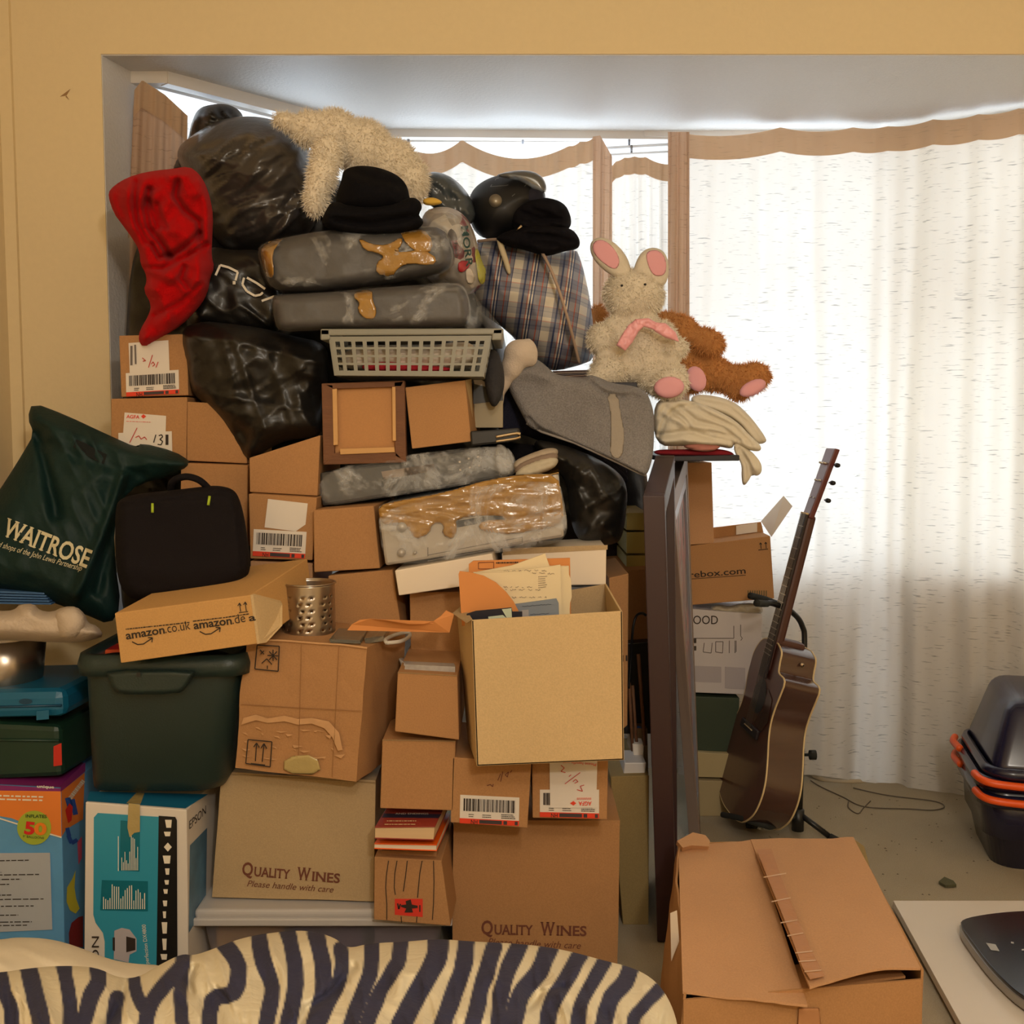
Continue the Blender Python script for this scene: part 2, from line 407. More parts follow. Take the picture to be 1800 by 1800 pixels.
# front wall with opening: one L shape
slab('wall_front',(xo,D1,zs+.003),(xr,D1+.12,zc),WALLM,kind='structure')
slab('wall_front_pier',(xl,D1,0),(xo,D1+.12,zc),WALLM,kind='structure')
# bay plan points at soffit height
A0=Vector((xo-.02,D1+.12,0)); A1=PZ(278,113,zs); A1=Vector((A1.x,A1.y+.06,0)); A2=PZ(668,231,zs); A3=PZ(1560,222,zs); A4=PZ(1830,184,zs)
yC=(A2.y+A3.y)/2; A2=Vector((A2.x,yC,0)); A3=Vector((A3.x,yC,0)); sl=(A4.y-A3.y)/(A4.x-A3.x); A4=Vector((xr,yC+sl*(xr-A3.x),0))
# soffit
V=[Vector((xo,D1+.003,zs)),Vector((xr,D1+.003,zs)),Vector((xr,yC+.5,zs)),Vector((xo-.3,yC+.5,zs))]
mk('trim_1',V+ext(V,(0,0,.12)),[(0,1,2,3),(7,6,5,4),(0,4,5,1),(1,5,6,2),(2,6,7,3),(3,7,4,0)],BAYM,kind='structure')
def wallseg(name,a,b,z0,z1,th,m,kind='structure',parent=None,off=0,bevel=0):
    d=(b-a);d.z=0;d.normalize();n=Vector((-d.y,d.x,0))
    a=a+n*off;b=b+n*off
    f=[Vector((a.x,a.y,z1)),Vector((b.x,b.y,z1)),Vector((b.x,b.y,z0)),Vector((a.x,a.y,z0))]
    return mk(name,f+ext(f,n*th),CUBF,m,parent,kind=kind if parent is None else None,bevel=bevel)
zsill=P(1400,1010,yC).z
B1=Vector((A1.x-.0,A1.y,0))
wallseg('wall_bay_left',B1,A2,0,zsill,.15,BAYM,off=.1); wallseg('wall_bay_center',A2-Vector((.02,0,0)),A3+Vector((.02,0,0)),0,zsill,.15,BAYM,off=.1); wallseg('wall_bay_right',A3,A4,0,zsill,.15,BAYM,off=.1)
# return of the bay on the left
R1=[Vector((xo+.002,D1+.003,zs)),Vector((xo+.002,D1+.003,0)),Vector((B1.x-.06,B1.y+.12,0)),Vector((B1.x-.06,B1.y+.12,zs))]
mk('wall_bay_return',[*R1,*ext(R1,(-.05,0,0))],CUBF,BAYM,kind='structure')
GLASS=bpy.data.materials.new('window_glass'); GLASS.use_nodes=True; nt=GLASS.node_tree; nt.nodes.clear()
_o=nt.nodes.new('ShaderNodeOutputMaterial');_m=nt.nodes.new('ShaderNodeMixShader');_t=nt.nodes.new('ShaderNodeBsdfTransparent');_g=nt.nodes.new('ShaderNodeBsdfGlossy');_g.inputs['Roughness'].default_value=.02
_m.inputs[0].default_value=.06; nt.links.new(_t.outputs[0],_m.inputs[1]);nt.links.new(_g.outputs[0],_m.inputs[2]);nt.links.new(_m.outputs[0],_o.inputs[0])
def window(n,a,b,mull,trans):
    t=bpy.data.objects.new('window_%d'%n,None);COL.objects.link(t);t['kind']='structure';WO[t.name]=Vector((0,0,0))
    d=(b-a);L=d.length;d.normalize()
    wallseg('glass_pane',a,b,zsill,zs,.006,GLASS,parent=t,off=.13)
    wallseg('window_sill',a,b,zsill,zsill+.03,.12,FRAMEW,parent=t,off=.04)
    wallseg('window_head',a,b,zs-.012,zs,.05,FRAMEW,parent=t,off=.11)
    for u in mull: wallseg('mullion',a+d*(u*L-.03),a+d*(u*L+.03),zsill+.03,zs-.035,.05,FRAMEW,parent=t,off=.11)
    for z in trans: wallseg('transom',a,b,z-.025,z+.025,.045,FRAMEW,parent=t,off=.112)
ztr=P(1400,520,yC+.1).z
window(1,B1,A2,[.03,.5,.97],[ztr]); window(2,A2,A3,[.015,.62,.985],[ztr]); window(3,A3,A4,[.05,.42,.8],[ztr])
# wooden curtain-rail battens under the soffit
def batten(n,a,b,h,off): return wallseg('trim_%d'%n,a,b,zs-h,zs,.035,FRAMEW,off=off)
batten(2,B1+Vector((0,0,0)),A2,.032,-.01); batten(3,A2,PZ(1192,231,zs)*1,.024,0)
batten(4,Vector((P(213,113,2.93).x,B1.y-.005,0)),Vector((B1.x+.01,B1.y-.005,0)),.03,0)
batten(5,A3-Vector((.75,0,0)),A3,.018,.02); batten(6,A3,A4,.018,.02)
slab('trim_9',(A2.x-.09,yC+.03,0),(A2.x+.06,yC+.2,zs),FRAMEW,kind='structure')
# left room corner bead
slab('trim_7',(xl,D1-.012,0),(xl+.03,D1,zc),WALLM,kind='structure')
mk('trim_8',[P(105,170,D1-.001),P(124,156,D1-.001),P(117,168,D1-.001),P(122,176,D1-.001),P(115,170,D1-.001)],[(0,1,2),(2,3,4)],mat('wall_crack',(158,124,84),.9),kind='structure')

# ================================================================== CURTAINS
def curtmat(name,c,tr,slub=.5):
    m=bpy.data.materials.new(name); m.use_nodes=True; nt=m.node_tree;N=nt.nodes;L=nt.links;N.clear()
    o=N.new('ShaderNodeOutputMaterial');mx=N.new('ShaderNodeMixShader');d=N.new('ShaderNodeBsdfDiffuse');t=N.new('ShaderNodeBsdfTranslucent')
    tc=N.new('ShaderNodeTexCoord');mp=N.new('ShaderNodeMapping');mp.inputs['Scale'].default_value=(22,22,260);n=N.new('ShaderNodeTexNoise');n.inputs['Scale'].default_value=1;n.inputs['Detail'].default_value=2
    L.new(tc.outputs['Object'],mp.inputs[0]);L.new(mp.outputs[0],n.inputs[0])
    mr=N.new('ShaderNodeMapRange');mr.inputs[1].default_value=.62;mr.inputs[2].default_value=.72;mr.inputs[3].default_value=1;mr.inputs[4].default_value=1-slub;L.new(n.outputs[0],mr.inputs[0])
    n3=N.new('ShaderNodeTexNoise');n3.inputs['Scale'].default_value=3;L.new(tc.outputs['Object'],n3.inputs[0])
    m3=N.new('ShaderNodeMapRange');m3.inputs[3].default_value=.9;m3.inputs[4].default_value=1.08;L.new(n3.outputs[0],m3.inputs[0])
    q=N.new('ShaderNodeMath');q.operation='MULTIPLY';L.new(mr.outputs[0],q.inputs[0]);L.new(m3.outputs[0],q.inputs[1])
    s=N.new('ShaderNodeVectorMath');s.operation='SCALE';s.inputs[0].default_value=srgb(*c)[:3];L.new(q.outputs[0],s.inputs['Scale'])
    for x in (d,t): L.new(s.outputs[0],x.inputs[0])
    mx.inputs[0].default_value=tr;L.new(d.outputs[0],mx.inputs[1]);L.new(t.outputs[0],mx.inputs[2]);L.new(mx.outputs[0],o.inputs[0]);return m
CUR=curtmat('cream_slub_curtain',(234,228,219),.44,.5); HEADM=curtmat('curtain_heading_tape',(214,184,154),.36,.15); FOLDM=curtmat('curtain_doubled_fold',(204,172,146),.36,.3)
def curtain(name,label,path,top,bot,folds=26,amp=.02,head=38,m=None,parts=True,pinch=None,seed=1,hw=1.0,nz=60,group=None):
    """path: [(px, D)] in plan, top/bot: py as function of px"""
    t=thing(name,label,'curtain',P(path[len(path)//2][0],bot(path[len(path)//2][0]),path[len(path)//2][1]),group)
    xs=[p[0] for p in path];Ds=[p[1] for p in path];nx=max(30,int((xs[-1]-xs[0])/3.5))
    px=np.linspace(xs[0],xs[-1],nx); D=np.interp(px,xs,Ds)
    def build(nm,v0,v1,mm,off,k):
        V=[];Fc=[]
        for j in range(k+1):
            v=v0+(v1-v0)*j/k
            for i in range(nx):
                yt=top(px[i]);ybt=bot(px[i]);yy=yt+(ybt-yt)*v
                ph=px[i]/folds*2*math.pi+2.2*float(vn(px[i]/90,v*1.5,seed))+1.5*v
                a=amp*(math.sin(ph)*.6+.5*math.sin(ph*.43+1)+.35*math.sin(ph*1.9+seed))*(.55+.6*v)
                dd=D[i]+a+off
                xx=px[i]+(pinch(px[i],v) if pinch else 0)
                V.append(tuple(Pn(xx,yy,dd)))
        for j in range(k):
            for i in range(nx-1): Fc.append((j*nx+i,j*nx+i+1,(j+1)*nx+i+1,(j+1)*nx+i))
        return mk(nm,V,Fc,mm,t,smooth=True)
    build('curtain_panel',0,1,m or CUR,0,nz)
    if head:
        hh=head/(bot(xs[0])-top(xs[0])); build('heading_tape',-.002,hh,HEADM,-.006,4)
    return t
yc=yC-.06
def swag(knots,sag):
    def f(x):
        ks=[k[0] for k in knots];y=float(np.interp(x,ks,[k[1] for k in knots]))
        for a,b in zip(knots[:-1],knots[1:]):
            if a[0]<=x<=b[0]: u=(x-a[0])/(b[0]-a[0]); y+=sag*4*u*(1-u)*(b[0]-a[0])/150
        return y
    return f
cr_t=swag([(1180,233),(1372,226),(1500,226),(1560,224),(1640,212),(1720,203),(1790,193),(1860,180)],9)
A3px=1560
curtain('curtain','wide cream slubbed curtain backlit by the window, right of the guitar',[(1192,yc),(1560,yc),(1850,yc-.26)],cr_t,lambda x:np.interp(x,[1190,1430,1680,1850],[1362,1362,1396,1418]),folds=84,amp=.017,head=40,seed=3)
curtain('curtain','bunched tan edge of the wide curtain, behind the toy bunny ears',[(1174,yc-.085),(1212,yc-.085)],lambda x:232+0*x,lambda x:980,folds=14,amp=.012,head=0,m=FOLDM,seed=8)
curtain('curtain','narrow gathered curtain strip hanging between the two wider ones',[(1068,yc+.045),(1182,yc+.045)],swag([(1068,300),(1082,285),(1098,278),(1115,276),(1135,277),(1182,290)],14),lambda x:980,folds=19,amp=.02,head=28,seed=5)
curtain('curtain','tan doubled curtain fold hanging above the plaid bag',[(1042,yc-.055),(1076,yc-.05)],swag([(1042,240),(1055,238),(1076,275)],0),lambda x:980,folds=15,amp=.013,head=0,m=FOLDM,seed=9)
curtain('curtain','cream middle curtain with sagging top edge, behind the motorcycle helmet',[(700,yc),(1044,yc)],swag([(700,270),(735,268),(812,247),(1000,258),(1020,250),(1044,243)],22),lambda x:980,folds=40,amp=.016,head=36,seed=6)
dL=B1.y-.02
def Dleft(px): return np.interp(px,[232,690],[dL-.02,yc-.05])
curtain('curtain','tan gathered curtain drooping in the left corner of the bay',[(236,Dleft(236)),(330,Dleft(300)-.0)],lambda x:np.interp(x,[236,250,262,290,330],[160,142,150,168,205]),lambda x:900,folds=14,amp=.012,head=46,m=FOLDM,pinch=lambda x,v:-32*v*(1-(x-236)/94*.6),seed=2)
curtain('curtain','pale strip of curtain lit by the left window beside the black bag',[(300,Dleft(300)+.12),(420,Dleft(420)+.12)],lambda x:215+0*x,lambda x:900,folds=16,amp=.012,head=0,seed=12)
RAILM=mat('curtain_rail_white',(220,222,226),.4)
tr=thing('curtain_rail','white curtain rails running across the top of the middle window','curtain rail',P(1120,262,yC+.06))
tube('rail',[P(1040,262,yC+.05),P(1190,253,yC+.05)],.005,RAILM,tr); tube('rail',[P(1040,274,yC+.05),P(1190,266,yC+.05)],.004,RAILM,tr)
for x,y in ((1106,248),(1110,262),(919,246),(718,250)): tube('rail_bracket',[P(x,y-6,yC+.03),P(x,y+6,yC+.05)],.004,mat('metal_bracket',(130,128,130),.4,.8),tr,res=6)
CRB=mat('bay_dark_filler',(14,13,13),.8)
#--OBJECTS--
# ================================================================== LEFT WALL SIDE: big boxes at floor level
def agfa_label(B,q,seed,inv=True,red=True,top=None):
    """bar-coded carton label; q TL,TR,BR,BL"""
    s=B.pl; f=lambda u,v:((q[0][0]*(1-u)+q[1][0]*u)*(1-v)+(q[3][0]*(1-u)+q[2][0]*u)*v,(q[0][1]*(1-u)+q[1][1]*u)*(1-v)+(q[3][1]*(1-u)+q[2][1]*u)*v)
    lb=patch('shipping_label',s,q,WH,B.t)
    barcode(s,[f(.06,.12),f(.93,.12),f(.93,.56),f(.06,.56)],lb,seed=seed)
    fine(s,[f(.15,.64),f(.25,.64),f(.25,.78),f(.15,.78)],lb,2,seed,th=1.2); fine(s,[f(.38,.64),f(.55,.64),f(.55,.78),f(.38,.78)],lb,2,seed+1,th=1.2)
    fine(s,[f(.70,.60),f(.95,.60),f(.95,.78),f(.70,.78)],lb,3,seed+2,th=1.4)
    if red:
        patches('red_band',s,[[f(0,.82),f(1,.82),f(1,1),f(0,1)]],RED,lb,off=.0026)
        patches('dark_band',s,[[f(.33,.85),f(.71,.85),f(.71,.98),f(.33,.98)],[f(.74,.85),f(.80,.85),f(.80,.98),f(.74,.98)],[f(.93,.85),f(.98,.85),f(.98,.98),f(.93,.98)]],mat('label_dark_grey',(64,54,54),.7),lb,off=.003)
        text('HN',s,f(.30,.86),f(.19,.86),7,INK,lb,off=.003,bold=.01)
    return lb
# front quad boxes
def carton(label,q,D,T,m,name='cardboard_box',**k): return boxq(name,label,'box',q,D,T,m,**k)
# clear tub
TUBM=mat('translucent_tub_plastic',(196,190,196),.3,var=.05,trans=.75,alpha=.55,ior=1.2); LIDM=mat('frosted_tub_lid',(206,200,196),.4,var=.05,trans=.2)
TD=2.16; tub=thing('storage_tub','clear plastic storage tub with frosted lid, under the left wine carton','storage tub',P(565,1760,2.3))
zt=P(560,1612,TD).z
def hollow(name,f,T,th,m,parent,z0,taper=0,**k):
    """open-top bin: f = TL,TR front top corners"""
    a,b=f; x0,x1=a.x,b.x;y0,y1=a.y,a.y+T;z1=a.z
    o=[(x0,y0,z1),(x1,y0,z1),(x1,y1,z1),(x0,y1,z1)];t=taper
    ob=[(x0+t,y0+t,z0),(x1-t,y0+t,z0),(x1-t,y1-t,z0),(x0+t,y1-t,z0)]
    i=[(x0+th,y0+th,z1),(x1-th,y0+th,z1),(x1-th,y1-th,z1),(x0+th,y1-th,z1)]
    ib=[(x0+t+th,y0+t+th,z0+th),(x1-t-th,y0+t+th,z0+th),(x1-t-th,y1-t-th,z0+th),(x0+t+th,y1-t-th,z0+th)]
    V=o+ob+i+ib;Fc=[(4,5,6,7)[::-1],(12,13,14,15)]
    for j in range(4):
        n=(j+1)%4; Fc+=[(j,n,4+n,4+j),(8+n,8+j,12+j,12+n),(n,j,8+j,8+n)]
    return mk(name,V,Fc,m,parent,bevel=.006,**k)
a=P(357,1612,TD);b=P(778,1640,TD);b=Vector((b.x,a.y,a.z))
hollow('tub_body',(a,b),.42,.004,TUBM,tub,0.0,taper=.02)
lidf=[P(340,1588,TD-.02),P(790,1614,TD-.02)]; zl=a.z+.004
L0=Vector((lidf[0].x,lidf[0].y,zl));L1=Vector((lidf[1].x,lidf[0].y,zl))
cub('tub_lid',[L0+Vector((0,0,.02)),L1+Vector((0,0,.02)),L1,L0],ext([L0+Vector((0,0,.02)),L1+Vector((0,0,.02)),L1,L0],(0,.46,0)),LIDM,tub,bevel=.008,seg=3)
cub('lid_rim',[L0+Vector((-.006,-.006,.004)),L1+Vector((.006,-.006,.004)),L1+Vector((.006,-.006,-.012)),L0+Vector((-.006,-.006,-.012))],ext([L0+Vector((-.006,-.006,.004)),L1+Vector((.006,-.006,.004)),L1+Vector((.006,-.006,-.012)),L0+Vector((-.006,-.006,-.012))],(0,.01,0)),LIDM,tub,bevel=.003)
LZ=zl+.021
def zrest(x,y,D): return P(x,y,D).z
cols=[('yellow envelope pressed against the inside of the clear tub',(206,160,78),(372,500),.005,.10,.04),('dusty blue folder inside the clear tub',(104,124,150),(400,455),.03,.125,.03),('purple folder standing in the middle of the clear tub',(104,84,116),(505,640),.012,.115,.05),('lilac grey papers at the right end of the clear tub',(140,124,136),(650,770),.02,.12,.05)]
for lb,c,(x0,x1),dy,h,th in cols:
    p0=P(x0+8,1650,TD+.035+dy);p1=P(x1-4,1650,TD+.035+dy)
    fq=[Vector((p0.x,p0.y,h)),Vector((p1.x,p1.y,h)),Vector((p1.x,p1.y,.006)),Vector((p0.x,p0.y,.006))]
    cub('document_folder',fq,ext(fq,(0,th,0)),mat('folder_'+lb[:8].strip().replace(' ','_'),c,.6),None,label=lb,cat='folder')
# printer carton (blue and white)
E=carton('blue and white printer carton standing on end under the green bin',[(150,1410),(328,1424),(330,1700),(145,1690)],2.1,.42,mat('white_glossy_card',(222,212,200),.35,var=.03),name='printer_carton',zb=0.0,dirv=(.035,1,0))
s=E.pl; BLU=mat('print_blue',(52,150,178),.35,var=.12,vs=3); BLD=mat('print_teal',(16,108,126),.35,var=.05)
patch('top_panel',E.top,[(153,1408),(326,1421),(366,1396),(158,1391)],mat('print_deep_blue',(26,104,140),.4),E.t)
art=patch('printed_front',s,[(172,1429),(282,1436),(282,1698),(184,1698),(184,1655),(181,1640),(168,1622),(164,1608),(165,1437)],BLU,E.t)
blk=patch('black_strip',s,[(279,1434),(308,1436),(311,1442),(312,1698),(275,1698)],BLK,E.t,off=.002)
patches('printed_text_block',s,[[(212,1442),(246,1445),(245,1532),(210,1530)],[(179,1547),(260,1549),(260,1602),(176,1600)]],BLD,art,off=.0022)
r_=random.Random(4); Ls=[]
for i in range(11): x=214+i*2.8; Ls.append(line((x,1530),(x,1530-r_.uniform(8,70)),1.1))
for i in range(20): x=182+i*3.8; Ls.append(line((x,1598),(x,1598-r_.uniform(12,46)),1.5))
Ls.append(line((208,1531),(208,1470),1.3))
patches('small_white_print',s,Ls,WHT,art,off=.0032)
text('ON',s,(174,1692),(174,1646),13,INK,E.t,off=.003)
text('perfection DX4800',s,(262,1694),(256,1625),7,WHT,art,off=.003)
ic=[(296,1448,12,14),(294,1466,12,8),(293,1511,14,14),(294,1532,8,11),(293,1551,8,8),(291,1567,8,8),(290,1588,8,10),(289,1608,6,12),(289,1631,10,20),(289,1660,8,20),(288,1682,12,10)]
patches('white_icons',s,[[(x-w/2,y-h/2),(x+w/2,y-h/2),(x+w/2*.8,y+h/2),(x-w/2*.6,y+h/2)] for x,y,w,h in ic]+[[(295,1481),(302,1489),(295,1497),(288,1489)]],WHT,blk,off=.003)
pr=patch('printer_picture',s,[(201,1636),(214,1631),(228,1634),(240,1650),(240,1672),(228,1678),(226,1692),(200,1686)],mat('printed_pale_grey',(186,178,182),.4),art,off=.003)
patches('printer_picture_detail',s,[[(222,1646),(238,1650),(238,1670),(222,1674)],[(198,1648),(202,1648),(202,1672),(198,1670)]],INK,pr,off=.0036)
text('EPSON',E.right,(333,1458),(362,1430),15,INK,E.t,off=.003,eyv=(0,-1))
patch('yellowed_tape_strip',s,[(226,1412),(246,1414),(246,1462),(236,1464),(228,1472),(224,1455)],CTAPE,E.t,off=.0042)
patch('yellowed_tape_strip',E.top,[(222,1412),(247,1413),(254,1394),(240,1393)],CTAPE,E.t,off=.002)
patches('printed_picture_panel',E.right,[[(334,1486),(364,1455),(362,1590),(332,1640)]],mat('side_print_blue',(84,122,150),.4,var=.6,vs=20),E.t,off=.002)
# balloon-gas carton
G=boxq('balloon_gas_carton','colourful party balloon gas carton in the bottom left corner','box',[(-60,1378),(107,1386),(113,1672),(-60,1650)],2.17,.30,mat('print_sky_blue',(96,158,206),.4,var=.16,vs=16),zb=0,dirv=(.06,1,0),group=None)
s=G.pl; OR=mat('print_orange',(232,130,52),.45); PU=mat('print_purple',(132,38,110),.45)
patch('purple_band',s,[(-60,1377),(107,1386),(107,1393),(-60,1389)],PU,G.t); patch('orange_panel',s,[(-60,1389),(107,1391),(108,1471),(80,1462),(20,1438),(-60,1425)],OR,G.t,off=.0018)
patches('white_zigzag',s,[line((108,1472),(80,1464),2.5),line((80,1464),(-60,1420),2.5)],WHT,G.t,off=.0024)
patch('orange_side',G.right,[(108,1391),(149,1358),(146,1440),(116,1458),(109,1470)],OR,G.t,off=.002)
patch('purple_side_band',G.right,[(107,1380),(150,1340),(150,1356),(107,1392)],PU,G.t,off=.003)
patch('purple_top',G.top,[(-50,1376),(106,1384),(148,1341),(118,1336)],PU,G.t,off=.001)
text('unique',s,(65,1384.5),(95,1386),5,WHT,G.t,off=.003,bold=.02)
fine(s,[(-60,1394),(76,1398),(76,1410),(-60,1406)],G.t,2,7,m=WHT,th=2.6,off=.003,fill=1)
badge=patch('green_badge',s,[(60+30*math.cos(a*math.pi/14),1455+30*math.sin(a*math.pi/14)) for a in range(28)],mat('print_lime',(166,182,58),.45),G.t,off=.003)
text('INFLATES',s,(45,1437),(82,1438),5.5,mat('print_dark_green',(40,70,36),.5),badge,off=.005,bold=.02); text('5',s,(42,1465),(60,1467),21,mat('print_red',(216,38,34),.5),badge,off=.005,bold=.04); text('0',s,(60,1467),(82,1467),20,mat('print_amber',(240,132,34),.5),badge,off=.005,bold=.04); text('9" BALLOONS',s,(40,1472),(77,1475),4,mat('print_dark_green',(40,70,36),.5),badge,off=.005)
pan=patch('instruction_panel',s,[(-60,1500),(88,1499),(92,1634),(-60,1641)],mat('print_pale_grey',(178,182,188),.5),G.t,off=.0026)
for i,(x,y) in enumerate([(55,1512),(20,1533),(70,1537),(60,1545),(34,1554),(28,1573),(84,1580),(84,1592),(54,1608),(74,1620),(62,1626)]): fine(s,[(-60,y+1),(x,y-1),(x,y+1),(-60,y+3)],pan,1,i,th=1.6,off=.0042)
patches('balloon_picture',G.right,[[(133,1530),(127,1545),(118,1560),(117,1585),(123,1600),(133,1606),(140,1597),(134,1580),(131,1560)]],mat('print_yellow',(220,206,60),.45),G.t,off=.003)
patches('pink_balloon_picture',G.right,[[(136,1480),(144,1470),(144,1508),(138,1520)]],mat('print_pink',(220,90,120),.45),G.t,off=.003)
patches('red_gauge_picture',G.right,[[(121,1640),(126,1622),(138,1612),(146,1610),(146,1665),(122,1664)]],mat('print_maroon',(140,40,40),.45),G.t,off=.003)
lt=patches('side_lettering',G.right,[line((124,1420),(119,1402),10),line((133,1432),(127,1405),9),line((120,1468),(126,1482),7),line((126,1482),(136,1476),7),line((118,1455),(122,1470),7)],mat('print_royal_blue',(44,84,170),.45),G.t,off=.004)
patches('side_lettering_red',G.right,[[(115,1424),(122,1412),(128,1418),(126,1442),(120,1447)]],mat('print_red',(216,38,34),.5),G.t,off=.005)
fine(G.right,[(121,1400),(147,1366),(147,1378),(121,1412)],G.t,1,7,m=WHT,th=7,off=.004,fill=1)
# dark green tool case + blue case on top of the balloon carton
gz=G.f[0].z
K=boxq('plastic_tool_case','dark green plastic case with red latch, under the blue case','case',[(-60,1268),(104,1276),(110,1366),(-60,1374)],2.2,.24,mat('case_dark_green',(22,52,38),.45,var=.15),dirv=(.08,1,0),bevel=.012)
patch('red_latch',K.pl,[(94,1312),(108,1306),(109,1345),(94,1347)],mat('latch_red',(196,42,26),.5),K.t,off=.006,th=.006)
tube('case_seam',[surfpt(K.pl,-60,1300,.002),surfpt(K.pl,104,1302,.002)],.003,mat('case_dark_green',(22,52,38)),K.t)
Bc=boxq('plastic_case','blue plastic case lying flat beneath the steel pot','case',[(-60,1216),(112,1212),(114,1262),(-60,1266)],2.19,.26,mat('case_blue',(20,98,132),.4,var=.12),dirv=(.07,1,0),bevel=.018,)
tube('case_seam',[surfpt(Bc.pl,-60,1244,.001),surfpt(Bc.pl,108,1240,.001)],.0025,mat('case_blue_dark',(12,62,90),.4),Bc.t)
patch('case_latch',Bc.pl,[(64,1250),(86,1248),(86,1264),(64,1266)],mat('case_blue',(20,98,132)),Bc.t,off=.006,th=.006)
patch('case_emblem',Bc.pl,[(45+12*math.cos(a),1233+5*math.sin(a)) for a in [i*math.pi/8 for i in range(16)]],mat('case_blue_dark',(12,62,90),.4),Bc.t,off=.002)
# steel pot
STEEL=mat('brushed_steel',(176,164,150),.28,.95,var=.15,vs=14,stretch=(1,1,.1))
pc=P(8,1214,2.30); rp=P(80,1150,2.30).x-P(8,1150,2.30).x; ph=P(8,1118,2.3).z-pc.z
pot=thing('steel_pot','dented steel pot under the moulded pulp tray at the left edge','pot',pc)
lathe('pot_body',pc,[(0,0),(rp*.8,0),(rp*.86,.006),(rp*.92,ph*.4),(rp,ph*1.0),(rp*.97,ph*1.0),(rp*.9,ph*.4),(rp*.82,.01),(0,.01)],STEEL,pot)
mk('label_sticker',[pc+Vector((rp*.93*math.cos(a),rp*.93*math.sin(a)-.003,z*ph)) for z in (.25,.9) for a in np.linspace(-2.1,-1.55,8)],[(i,i+1,i+9,i+8) for i in range(7)],mat('pot_sticker',(186,140,84),.6),pot)
# moulded pulp tray
PULP=mat('moulded_pulp',(196,178,158),.95,var=.06,vs=10,bump=.5,bs=160)
pt=thing('pulp_tray','beige moulded pulp packing tray with rounded humps, resting on the pot','packing tray',P(90,1130,2.3))
inflate('tray_shell',[(-40,1073),(0,1074),(24,1073),(35,1062),(60,1061),(70,1073),(92,1076),(112,1066),(135,1066),(150,1080),(155,1095),(172,1100),(183,1118),(165,1124),(140,1130),(90,1129),(40,1126),(-40,1125)],Flat(2.2,0,.0),.10,PULP,pt,R=22,step=3,noise=.006,nsc=25,sm=1,back=1.2)
inflate('tray_hump',[(96,1080),(108,1070),(130,1066),(146,1078),(152,1096),(140,1120),(110,1124),(98,1108)],Flat(2.12),.035,PULP,pt,R=24,step=3,sm=1)
# blue ribbed thing behind
BLS=mat('blue_slatted_plastic',(72,112,160),.5)
bt=thing('blue_folders','stack of thin blue folders under the green carrier bag','folder stack',P(60,1062,2.36))
for i in range(5):
    q=[(-40,1038+i*5),(78+i*3,1042+i*4.5),(78+i*3,1045+i*4.5),(-40,1041+i*5)]; f=quad(q,2.34); cub('folder',f,ext(f,(0,.2,0)),BLS,bt,bevel=.0005)
# green supermarket bag
GB=mat('dark_green_woven_bag',(14,42,40),.6,var=.18,vs=8,bump=.25,bs=120,spec=.3,coat=.0)
wb=thing('carrier_bag','large dark green woven shopping bag with white lettering leaning on the wall','bag',P(120,1095,2.35))
wo=[(57,707),(48,735),(60,762),(40,797),(10,845),(-30,905),(-60,960),(-60,1030),(0,1034),(40,1043),(90,1058),(150,1080),(193,1099),(213,1067),(203,990),(200,930),(212,880),(245,850),(300,838),(333,823),(336,812),(307,793),(247,778),(243,788),(187,763),(117,730)]
o,WS=inflate('bag_body',wo,Flat(2.42,0,-.0003,100,900),.075,GB,wb,R=70,step=3.5,sm=1,noise=.012,nsc=60,wr=[(.005,90,26,1.15)],
 cr=[([(67,765),(82,830),(100,905)],-.03,11),([(215,838),(200,885),(180,940),(150,1010),(135,1045)],.03,9),([(228,845),(214,900),(190,960),(170,1040)],-.02,9),([(60,735),(130,765),(230,795),(320,815)],.012,12),([(70,775),(150,810),(250,835)],-.012,10),([(40,1000),(120,1040)],.012,16)],pw=.6)
patches('hand_hole',WS,[[(134,772),(150,779),(188,799),(183,816),(160,806),(128,786)]],mat('bag_inside_black',(6,12,12),.9),wb,off=.003)
CRM=mat('cream_lettering',(216,206,170),.7)
text('WAITROSE',WS,(2,940),(152,998),32,CRM,wb,off=.004,bold=.022,serif=True)
text('d shops of the John Lewis Partnership',WS,(-3,961),(143,1004),10,CRM,wb,off=.004,shear=.35)
# black laptop case
LC=mat('black_case_nylon',(24,20,22),.85,var=.15,vs=6,bump=.35,bs=500,spec=.15)
bc=thing('laptop_case','black soft case with green zip pulls standing on the opened shipping carton','case',P(325,1055,2.25))
o,LS=inflate('case_body',[(203,890),(212,876),(240,868),(300,862),(350,856),(378,853),(404,857),(418,868),(428,900),(436,950),(441,985),(438,1010),(420,1030),(390,1043),(330,1052),(260,1058),(225,1052),(206,1020),(202,950)],Flat(2.2,0.0001,0,320,950),.05,LC,bc,R=22,step=3.5,sm=2,noise=.004,nsc=80,back=1.6,pw=.5,cr=[([(215,888),(300,880),(390,866),(410,875)],-.006,3.5),([(415,880),(425,950),(428,1015)],-.005,3.5),([(222,1000),(300,1010),(400,1000)],.006,20)])
tube('carry_handle',crv([P(300,866,2.22),P(303,847,2.2),P(325,838,2.19),P(348,843,2.19),P(364,856,2.2),P(372,868,2.2)]),.007,LC,bc,res=8)
ZP=mat('zip_pull_green',(164,186,40),.5)
for x,y,a in ((268,893,0),(366,880,2.5)): tube('zip_pull',[surfpt(LS,x+a,y-8,.004),surfpt(LS,x,y+8,.004)],.0028,ZP,bc,res=8)
